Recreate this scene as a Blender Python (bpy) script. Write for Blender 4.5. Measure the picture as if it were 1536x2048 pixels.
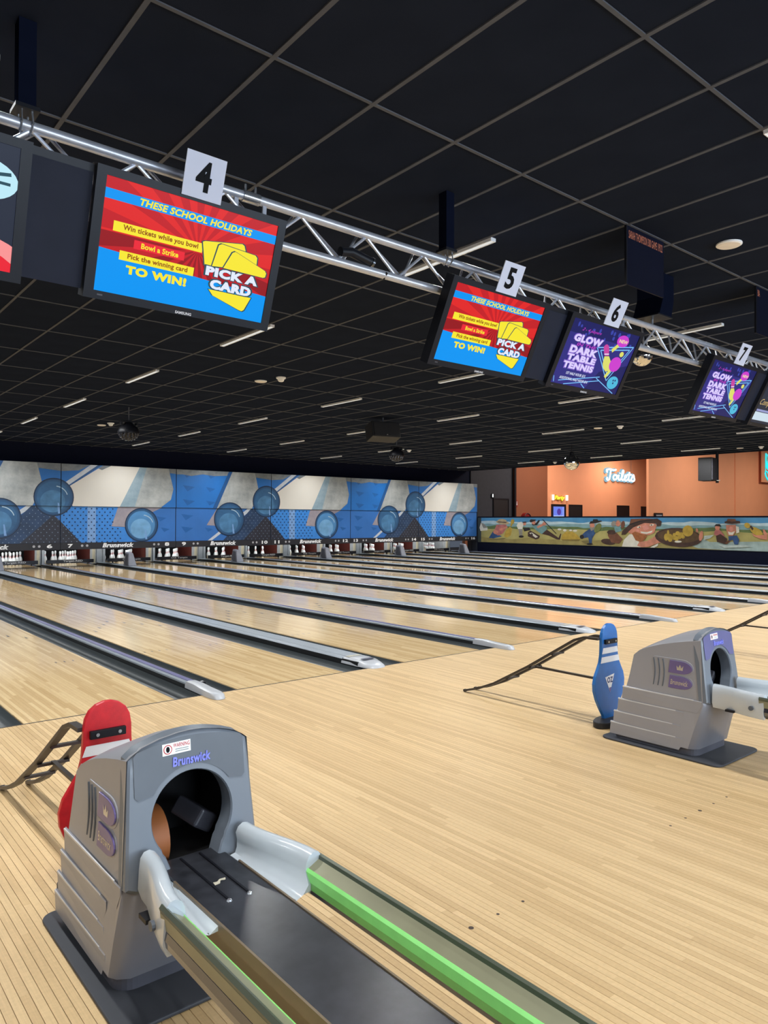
import bpy, bmesh, math, random
from mathutils import Vector, Matrix
random.seed(7)
for o in list(bpy.data.objects): bpy.data.objects.remove(o)
SC = bpy.context.scene
COL = SC.collection
# ------------------------------------------------------------------ camera
YAW, PITCH, ROLL = math.radians(39.73), math.radians(0.647), math.radians(0.188)
cd = bpy.data.cameras.new('camera'); cam = bpy.data.objects.new('camera', cd); COL.objects.link(cam)
fw = Vector((math.sin(YAW)*math.cos(PITCH), math.cos(YAW)*math.cos(PITCH), math.sin(PITCH)))
rt = Vector((math.cos(YAW), -math.sin(YAW), 0)); up = rt.cross(fw)
r2 = rt*math.cos(ROLL) + up*math.sin(ROLL); u2 = -rt*math.sin(ROLL) + up*math.cos(ROLL)
cam.matrix_world = Matrix(((r2.x, u2.x, -fw.x, 0), (r2.y, u2.y, -fw.y, 0), (r2.z, u2.z, -fw.z, 1.4), (0, 0, 0, 1)))
cd.sensor_fit = 'VERTICAL'; cd.sensor_height = 36.0; cd.lens = 36.0*1457.5/2048; cd.clip_end = 200; cd.clip_start = 0.05
SC.camera = cam
# ------------------------------------------------------------------ world, exposure
W = bpy.data.worlds.new('world'); SC.world = W; W.use_nodes = True
W.node_tree.nodes['Background'].inputs[0].default_value = (0.55, 0.65, 0.85, 1)
W.node_tree.nodes['Background'].inputs[1].default_value = 0.15
SC.view_settings.view_transform = 'Standard'; SC.view_settings.look = 'None'
SC.view_settings.exposure = 0.0; SC.view_settings.gamma = 1.0; SC.view_settings.use_curve_mapping = False
LAMP_W = 52.0          # each ceiling strip
BACK_FILL_W = 300.0          # added bluish fill from unseen windows behind the bowlers
ORANGE_W = 280.0       # added unseen lamps that brighten the foyer beyond the low mural wall

def area(name, loc, rot, sx, sy, power, col=(1, 1, 1), spread=180, parent=None):
    d = bpy.data.lights.new(name, 'AREA'); d.shape = 'RECTANGLE'; d.size = sx; d.size_y = sy
    d.energy = power; d.color = col; d.spread = math.radians(spread)
    o = bpy.data.objects.new(name, d); COL.objects.link(o); o.location = loc; o.rotation_euler = rot
    if parent:
        o.parent = parent; o.location = Vector(loc) - parent.location
    return o
for wx in (1.5, 6.0, 10.5):
    area('window_daylight', (wx, -5.85, 1.75), (math.radians(90), 0, 0), 3.2, 2.2, BACK_FILL_W, (0.72, 0.85, 1.0))  # added lamps, out of view, for a cool fill from behind
for p in ((27.5, 19.0), (33, 23.0), (39.5, 23.5), (27.5, 14), (34, 14.5), (41, 13.5)):
    area('foyer_lamp', (p[0], p[1], 5.85), (0, 0, 0), 2.4, 2.4, ORANGE_W, (1.0, 0.94, 0.86))

# ------------------------------------------------------------------ materials
def lin(v): v /= 255.0; return v/12.92 if v <= 0.04045 else ((v+0.055)/1.055)**2.4
NW = 'zero one two three four five six seven eight nine ten eleven twelve thirteen fourteen fifteen sixteen seventeen'.split()
def C(r, g, b): return (lin(r), lin(g), lin(b), 1)
MATS = {}
def mat(name, col, rough=0.5, metal=0.0, var=0.08, scale=8.0, bump=0.0, coat=0.0, emit=0.0, spec=0.5, noise=True):
    if name in MATS: return MATS[name]
    m = bpy.data.materials.new(name); m.use_nodes = True; nt = m.node_tree; N = nt.nodes; L = nt.links
    b = N['Principled BSDF']; b.inputs['Roughness'].default_value = rough; b.inputs['Metallic'].default_value = metal
    b.inputs['Base Color'].default_value = col; b.inputs['Coat Weight'].default_value = coat; b.inputs['Coat Roughness'].default_value = 0.08
    b.inputs['Specular IOR Level'].default_value = spec
    if emit > 0:
        b.inputs['Emission Color'].default_value = col; b.inputs['Emission Strength'].default_value = emit
        b.inputs['Base Color'].default_value = (0.005, 0.005, 0.005, 1); b.inputs['Specular IOR Level'].default_value = 0.08; noise = False
    if noise:
        tc = N.new('ShaderNodeTexCoord'); nz = N.new('ShaderNodeTexNoise'); nz.inputs['Scale'].default_value = scale; nz.inputs['Detail'].default_value = 4
        L.new(tc.outputs['Object'], nz.inputs['Vector'])
        r = N.new('ShaderNodeValToRGB')
        r.color_ramp.elements[0].position = 0.3; r.color_ramp.elements[1].position = 0.7
        r.color_ramp.elements[0].color = tuple(min(1, x*(1-var)) for x in col[:3])+(1,)
        r.color_ramp.elements[1].color = tuple(min(1, x*(1+var)) for x in col[:3])+(1,)
        L.new(nz.outputs['Fac'], r.inputs['Fac']); L.new(r.outputs['Color'], b.inputs['Base Color'])
        if bump > 0:
            bp = N.new('ShaderNodeBump'); bp.inputs['Strength'].default_value = bump; bp.inputs['Distance'].default_value = 0.002
            n2 = N.new('ShaderNodeTexNoise'); n2.inputs['Scale'].default_value = scale*12; L.new(tc.outputs['Object'], n2.inputs['Vector'])
            L.new(n2.outputs['Fac'], bp.inputs['Height']); L.new(bp.outputs['Normal'], b.inputs['Normal'])
    MATS[name] = m; return m

BW = 0.0278            # width of one floor board
def wood(name, c0, c1, rough, lines, coat=0.0, x0=0.0):
    """strip timber: every board and every length of board its own tone, fine grain along the lane"""
    m = bpy.data.materials.new(name); m.use_nodes = True; nt = m.node_tree; N = nt.nodes; L = nt.links
    b = N['Principled BSDF']
    geo = N.new('ShaderNodeNewGeometry'); sp = N.new('ShaderNodeSeparateXYZ'); L.new(geo.outputs['Position'], sp.inputs[0])
    def mth(op, a, v=None):
        n = N.new('ShaderNodeMath'); n.operation = op
        if hasattr(a, 'links'): L.new(a, n.inputs[0])
        else: n.inputs[0].default_value = a
        if v is not None:
            if hasattr(v, 'links'): L.new(v, n.inputs[1])
            else: n.inputs[1].default_value = v
        return n.outputs[0]
    xs = mth('DIVIDE', mth('SUBTRACT', sp.outputs[0], x0), BW); idx = mth('FLOOR', xs); fr = mth('SUBTRACT', xs, idx)
    w1 = N.new('ShaderNodeTexWhiteNoise'); w1.noise_dimensions = '1D'; L.new(idx, w1.inputs['W'])
    seg = mth('FLOOR', mth('ADD', mth('MULTIPLY', sp.outputs[1], 0.85), mth('MULTIPLY', w1.outputs['Value'], 7.0)))
    cmb = N.new('ShaderNodeCombineXYZ'); L.new(idx, cmb.inputs[0]); L.new(seg, cmb.inputs[1])
    w2 = N.new('ShaderNodeTexWhiteNoise'); w2.noise_dimensions = '2D'; L.new(cmb.outputs[0], w2.inputs['Vector'])
    ramp = N.new('ShaderNodeValToRGB'); ramp.color_ramp.elements[0].color = c0; ramp.color_ramp.elements[1].color = c1
    L.new(w2.outputs['Value'], ramp.inputs['Fac'])
    # grain and cross figure
    mp = N.new('ShaderNodeCombineXYZ'); L.new(mth('MULTIPLY', sp.outputs[0], 260), mp.inputs[0]); L.new(mth('MULTIPLY', sp.outputs[1], 7), mp.inputs[1]); L.new(mth('MULTIPLY', w2.outputs['Value'], 50), mp.inputs[2])
    nz = N.new('ShaderNodeTexNoise'); nz.inputs['Scale'].default_value = 1.0; nz.inputs['Detail'].default_value = 3; L.new(mp.outputs[0], nz.inputs['Vector'])
    mp2 = N.new('ShaderNodeCombineXYZ'); L.new(mth('MULTIPLY', sp.outputs[0], 55), mp2.inputs[0]); L.new(mth('MULTIPLY', sp.outputs[1], 95), mp2.inputs[1]); L.new(mth('MULTIPLY', w2.outputs['Value'], 91), mp2.inputs[2])
    nf = N.new('ShaderNodeTexNoise'); nf.inputs['Scale'].default_value = 1.0; nf.inputs['Detail'].default_value = 2; L.new(mp2.outputs[0], nf.inputs['Vector'])
    g = mth('ADD', mth('MULTIPLY', mth('SUBTRACT', nz.outputs['Fac'], 0.5), 0.30), mth('MULTIPLY', mth('SUBTRACT', nf.outputs['Fac'], 0.5), 0.22))
    val = mth('ADD', g, 1.0)
    if lines > 0:      # joints too fine to model on the far boards
        e = mth('GREATER_THAN', mth('ABSOLUTE', mth('SUBTRACT', fr, 0.5)), 0.475)
        val = mth('MULTIPLY', val, mth('SUBTRACT', 1.0, mth('MULTIPLY', e, lines)))
    mx = N.new('ShaderNodeVectorMath'); mx.operation = 'SCALE'; L.new(ramp.outputs['Color'], mx.inputs[0]); L.new(val, mx.inputs['Scale'])
    L.new(mx.outputs[0], b.inputs['Base Color'])
    b.inputs['Roughness'].default_value = rough; b.inputs['Coat Weight'].default_value = coat; b.inputs['Coat Roughness'].default_value = 0.06
    MATS[name] = m; return m
M_APP = wood('approach_maple', C(190, 158, 112), C(212, 181, 134), 0.46, 0.0, 0.0)
M_APPF = wood('approach_maple_far', C(190, 158, 112), C(212, 181, 134), 0.46, 0.0, 0.0)
M_LANE = wood('lane_maple', C(208, 176, 128), C(232, 203, 156), 0.085, 0.30, 0.0)
black = mat('black_plastic', C(20, 21, 27), 0.45, spec=0.25)
navy = mat('black_navy_paint', C(15, 19, 38), 0.7, spec=0.1)
tile_m = mat('ceiling_tile_black', C(33, 38, 50), 0.8, var=0.08, scale=3, bump=0.05, spec=0.0)
tee_m = mat('ceiling_tee_grey', C(88, 90, 96), 0.7, spec=0.0)
alu = mat('truss_aluminium', C(196, 198, 206), 0.34, 0.55, var=0.08, scale=14)
white = mat('white_paint', C(235, 235, 235), 0.5)
gutter_m = mat('gutter_grey', C(62, 68, 70), 0.35, var=0.06)
cap_m = mat('capping_aluminium', C(168, 176, 184), 0.30, 0.35, var=0.05)
purple_m = mat('capping_purple', C(118, 116, 156), 0.3, 0.2)
capdark = mat('capping_side_black', C(26, 28, 30), 0.5)
nose_m = mat('capping_nose_grey', C(178, 180, 184), 0.28, var=0.05)
hood_side = mat('hood_side_grey', C(152, 152, 157), 0.34, 0.0, var=0.03, scale=4, bump=0.08)
hood_front = mat('hood_front_bluegrey', C(106, 113, 122), 0.35, var=0.03, scale=4, bump=0.08)
hood_low = mat('hood_lower_grey', C(118, 118, 124), 0.32, 0.1, var=0.05, scale=4)
hood_plate = mat('hood_plate_grey', C(86, 92, 100), 0.45)
hood_plate2 = mat('hood_plate_violet', C(92, 92, 136), 0.4)
rubber = mat('rubber_dark', C(56, 58, 64), 0.6)
lightplastic = mat('light_grey_plastic', C(196, 203, 208), 0.22, var=0.03, coat=0.4)
beltm = mat('rack_black_laminate', C(46, 47, 52), 0.28, var=0.3, scale=20)
olive = mat('rail_olive', C(136, 134, 108), 0.35, 0.2)
olive_d = mat('rail_olive_dark', C(86, 92, 78), 0.35, 0.3)
chrome = mat('rail_dark_chrome', C(120, 122, 128), 0.2, 0.9)
green = mat('rail_green', C(150, 236, 132), 0.35, var=0.05, scale=20)
tan = mat('rack_side_tan', C(118, 102, 82), 0.4, 0.2)
violet = mat('badge_violet', C(112, 100, 150), 0.3, 0.2)
silver = mat('badge_silver', C(190, 192, 196), 0.22, 0.8)
bluelet = mat('lettering_periwinkle', C(118, 124, 215), 0.4)
redp = mat('pin_board_red', C(196, 28, 38), 0.35, var=0.12, scale=30, bump=0.15)
bluep = mat('pin_board_blue', C(42, 108, 180), 0.30, var=0.06, scale=20)
whitetape = mat('white_tape', C(226, 226, 228), 0.5, var=0.06)
railblk = mat('ramp_rail_black', C(52, 46, 42), 0.45)
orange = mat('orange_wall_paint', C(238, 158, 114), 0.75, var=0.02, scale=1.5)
shaded_orange = mat('burnt_orange_wall_paint', C(150, 86, 56), 0.8, var=0.02, scale=1.5)  # same orange wall, its shade put into the colour
pin_white = mat('pin_white', C(238, 240, 240), 0.25, var=0.02)
pin_red = mat('pin_stripe_red', C(190, 40, 45), 0.3)
kick = mat('kickback_beige', C(196, 186, 160), 0.5)
kick_g = mat('kickback_grey', C(168, 172, 176), 0.4)
maroon = mat('pit_panel_maroon', C(92, 40, 34), 0.5)
cloth = mat('pit_black', C(14, 14, 17), 0.9)
lamp_face = mat('lamp_diffuser', (0.85, 0.85, 0.82, 1), emit=0.85)
concrete = mat('concourse_carpet', C(60, 60, 66), 0.95, bump=0.3)
cardm = mat('number_card_white', C(203, 208, 226), 0.6, var=0.02)
ink = mat('ink_black', C(12, 13, 16), 0.6, spec=0.1)

# ------------------------------------------------------------------ mesh helpers (world coordinates; parents never rotated)
def link(name, me, m, parent=None):
    o = bpy.data.objects.new(name, me); COL.objects.link(o)
    if m is not None and not me.materials: me.materials.append(m)
    if parent is not None: o.parent = parent
    return o
def wpos(p):
    v = Vector((0, 0, 0))
    while p is not None: v += p.location; p = p.parent
    return v
def mesh(name, V, F, m, parent=None, smooth=False, origin=None):
    off = wpos(parent)
    if origin is None: origin = Vector((0, 0, 0)) if parent is not None else None
    me = bpy.data.meshes.new(name)
    if parent is None:
        if origin is None:
            n = len(V); origin = Vector((sum(v[0] for v in V)/n, sum(v[1] for v in V)/n, min(v[2] for v in V)))
        base = origin
    else: base = off + origin
    me.from_pydata([(v[0]-base[0], v[1]-base[1], v[2]-base[2]) for v in V], [], F); me.update()
    if smooth:
        for p in me.polygons: p.use_smooth = True
    o = link(name, me, m, parent); o.location = origin
    return o
def tag(o, label, cat, group=None, kind=None):
    o['label'] = label; o['category'] = cat
    if group: o['group'] = group
    if kind: o['kind'] = kind
    return o
def struct(o, label=None):
    o['kind'] = 'structure'
    if label: o['label'] = label
    return o
def thing(name, label, cat, loc, group=None):
    o = bpy.data.objects.new(name, None); COL.objects.link(o); o.location = loc; o.empty_display_size = 0.1
    return tag(o, label, cat, group)
BF = [(0, 3, 2, 1), (4, 5, 6, 7), (0, 1, 5, 4), (1, 2, 6, 5), (2, 3, 7, 6), (3, 0, 4, 7)]
def boxv(x0, x1, y0, y1, z0, z1):
    return [(x0, y0, z0), (x1, y0, z0), (x1, y1, z0), (x0, y1, z0), (x0, y0, z1), (x1, y0, z1), (x1, y1, z1), (x0, y1, z1)]
class MB:
    def __init__(s): s.V = []; s.F = []
    def add(s, V, F):
        n = len(s.V); s.V += [tuple(v) for v in V]; s.F += [tuple(i+n for i in f) for f in F]; return s
    def box(s, x0, x1, y0, y1, z0, z1): return s.add(boxv(x0, x1, y0, y1, z0, z1), BF)
    def bar(s, p, q, w, h=None, upv=(0, 0, 1)):
        """rectangular bar from p to q"""
        h = h or w; p = Vector(p); q = Vector(q); d = (q-p).normalized(); a = d.cross(Vector(upv))
        if a.length < 1e-4: a = d.cross(Vector((1, 0, 0)))
        a.normalize(); b = a.cross(d)
        V = [t + a*sx*w/2 + b*sy*h/2 for t in (p, q) for sx, sy in ((-1, -1), (1, -1), (1, 1), (-1, 1))]
        return s.add(V, BF)
    def tube(s, pts, r, n=10):
        pts = [Vector(p) for p in pts]; rings = []
        for i, p in enumerate(pts):
            d = (pts[min(i+1, len(pts)-1)] - pts[max(i-1, 0)]).normalized()
            a = d.cross(Vector((0, 0, 1)))
            if a.length < 1e-3: a = d.cross(Vector((1, 0, 0)))
            a.normalize(); b = a.cross(d)
            rings.append([p + (a*math.cos(2*math.pi*k/n) + b*math.sin(2*math.pi*k/n))*r for k in range(n)])
        V = [v for g in rings for v in g]; F = []
        for i in range(len(pts)-1):
            for k in range(n): F.append((i*n+k, i*n+(k+1) % n, (i+1)*n+(k+1) % n, (i+1)*n+k))
        F.append(tuple(range(n-1, -1, -1))); F.append(tuple((len(pts)-1)*n+k for k in range(n)))
        return s.add(V, F)
    def lathe(s, c, prof, n=16):
        V = []; F = []
        for r, z in prof:
            for k in range(n): V.append((c[0]+r*math.cos(2*math.pi*k/n), c[1]+r*math.sin(2*math.pi*k/n), c[2]+z))
        for i in range(len(prof)-1):
            for k in range(n): F.append((i*n+k, i*n+(k+1) % n, (i+1)*n+(k+1) % n, (i+1)*n+k))
        F.append(tuple(range(n-1, -1, -1))); F.append(tuple((len(prof)-1)*n+k for k in range(n)))
        return s.add(V, F)
    def prism(s, pts, d):
        """pts: 3D loop, d: extrusion vector"""
        n = len(pts); d = Vector(d); V = [Vector(p) for p in pts] + [Vector(p)+d for p in pts]
        F = [tuple(range(n-1, -1, -1)), tuple(range(n, 2*n))] + [(i, (i+1) % n, n+(i+1) % n, n+i) for i in range(n)]
        return s.add(V, F)
    def build(s, name, m, parent=None, smooth=False, bevel=0, seg=2, origin=None):
        o = mesh(name, s.V, s.F, m, parent, smooth, origin)
        bm = bmesh.new(); bm.from_mesh(o.data); bmesh.ops.recalc_face_normals(bm, faces=bm.faces)
        if bevel:
            es = [e for e in bm.edges if len(e.link_faces) == 2 and e.calc_face_angle(0) > 0.5]
            bmesh.ops.bevel(bm, geom=es, offset=bevel, segments=seg, affect='EDGES', profile=0.5, clamp_overlap=True)
        bm.to_mesh(o.data); bm.free()
        if smooth: shade(o)
        return o
def shade(o, ang=40):
    for p in o.data.polygons: p.use_smooth = True
    try: o.data.set_sharp_from_angle(angle=math.radians(ang))
    except Exception: pass
def box(name, x0, x1, y0, y1, z0, z1, m, parent=None, bevel=0):
    return MB().box(x0, x1, y0, y1, z0, z1).build(name, m, parent, bevel=bevel)
def copy_tree(o, loc=None, parent=None):
    c = o.copy(); COL.objects.link(c); c.parent = parent
    if loc is not None: c.location = loc
    for ch in list(o.children): copy_tree(ch, None, c)
    return c
class Frame:
    """flat print surface: origin, right, up, outward normal"""
    def __init__(s, o, a, b): s.o = Vector(o); s.a = Vector(a).normalized(); s.b = Vector(b).normalized(); s.n = s.a.cross(s.b)
    def p(s, u, v, d=0): return s.o + s.a*u + s.b*v + s.n*d
def decal(name, fr, polys, d, m, parent):
    if name == 'screen_shape' and 1 < len(polys) <= 6:
        for p in polys: decal(name, fr, [p], d, m, parent)
        return None
    V = []; F = []
    for pts in polys:
        if len(pts) < 3: continue
        F.append(tuple(range(len(V), len(V)+len(pts)))); V += [fr.p(u, v, d) for u, v in pts]
    if not F: return None
    o = mesh(name, V, F, m, parent)
    if len(F) > 6: o['kind'] = 'stuff'
    return o
def circ(cx, cy, rx, ry=None, n=20, a0=0, a1=2*math.pi):
    ry = ry or rx
    return [(cx+rx*math.cos(a0+(a1-a0)*k/n), cy+ry*math.sin(a0+(a1-a0)*k/n)) for k in range(n)]
def rect(x0, x1, y0, y1): return [(x0, y0), (x1, y0), (x1, y1), (x0, y1)]
def stroke(p, q, w):
    dx, dy = q[0]-p[0], q[1]-p[1]; l = math.hypot(dx, dy); nx, ny = -dy/l*w/2, dx/l*w/2
    return [(p[0]-nx, p[1]-ny), (q[0]-nx, q[1]-ny), (q[0]+nx, q[1]+ny), (p[0]+nx, p[1]+ny)]
def clip(pts, x0, x1, y0, y1):
    for ax, lim, sg in ((0, x0, 1), (0, x1, -1), (1, y0, 1), (1, y1, -1)):
        out = []
        for i in range(len(pts)):
            a, b = pts[i-1], pts[i]; ia = (a[ax]-lim)*sg >= 0; ib = (b[ax]-lim)*sg >= 0
            if ia != ib:
                t = (lim-a[ax])/(b[ax]-a[ax]); out.append((a[0]+(b[0]-a[0])*t, a[1]+(b[1]-a[1])*t))
            if ib: out.append(b)
        pts = out
        if not pts: return []
    return pts
def text(body, fr, x0, x1, y0, y1, d, m, parent, bold=0.0, shear=0.0, name='lettering', thick=0.0):
    """lettering fitted into the box x0..x1, y0..y1 of a print surface"""
    cu = bpy.data.curves.new('t', 'FONT'); cu.body = body; cu.offset = bold; cu.shear = shear; cu.space_character = 1.0+bold*1.6; cu.resolution_u = 3
    cu.fill_mode = 'FRONT'
    ob = bpy.data.objects.new('t', cu); COL.objects.link(ob)
    me = bpy.data.meshes.new_from_object(ob); bpy.data.objects.remove(ob); bpy.data.curves.remove(cu)
    vs = [v.co.copy() for v in me.vertices]; F = [tuple(p.vertices) for p in me.polygons]; bpy.data.meshes.remove(me)
    if not vs: return None
    ax, bx_ = min(v.x for v in vs), max(v.x for v in vs); ay, by = min(v.y for v in vs), max(v.y for v in vs)
    V = [fr.p(x0+(v.x-ax)/(bx_-ax)*(x1-x0), y0+(v.y-ay)/(by-ay)*(y1-y0), d) for v in vs]
    o = mesh(name, V, F, m, parent)
    if thick:
        bm = bmesh.new(); bm.from_mesh(o.data); bmesh.ops.remove_doubles(bm, verts=bm.verts, dist=1e-5)
        r = bmesh.ops.extrude_face_region(bm, geom=list(bm.faces)); bmesh.ops.translate(bm, verts=[g for g in r['geom'] if isinstance(g, bmesh.types.BMVert)], vec=fr.n*thick)
        bmesh.ops.recalc_face_normals(bm, faces=bm.faces); bm.to_mesh(o.data); bm.free()
    return o
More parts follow.
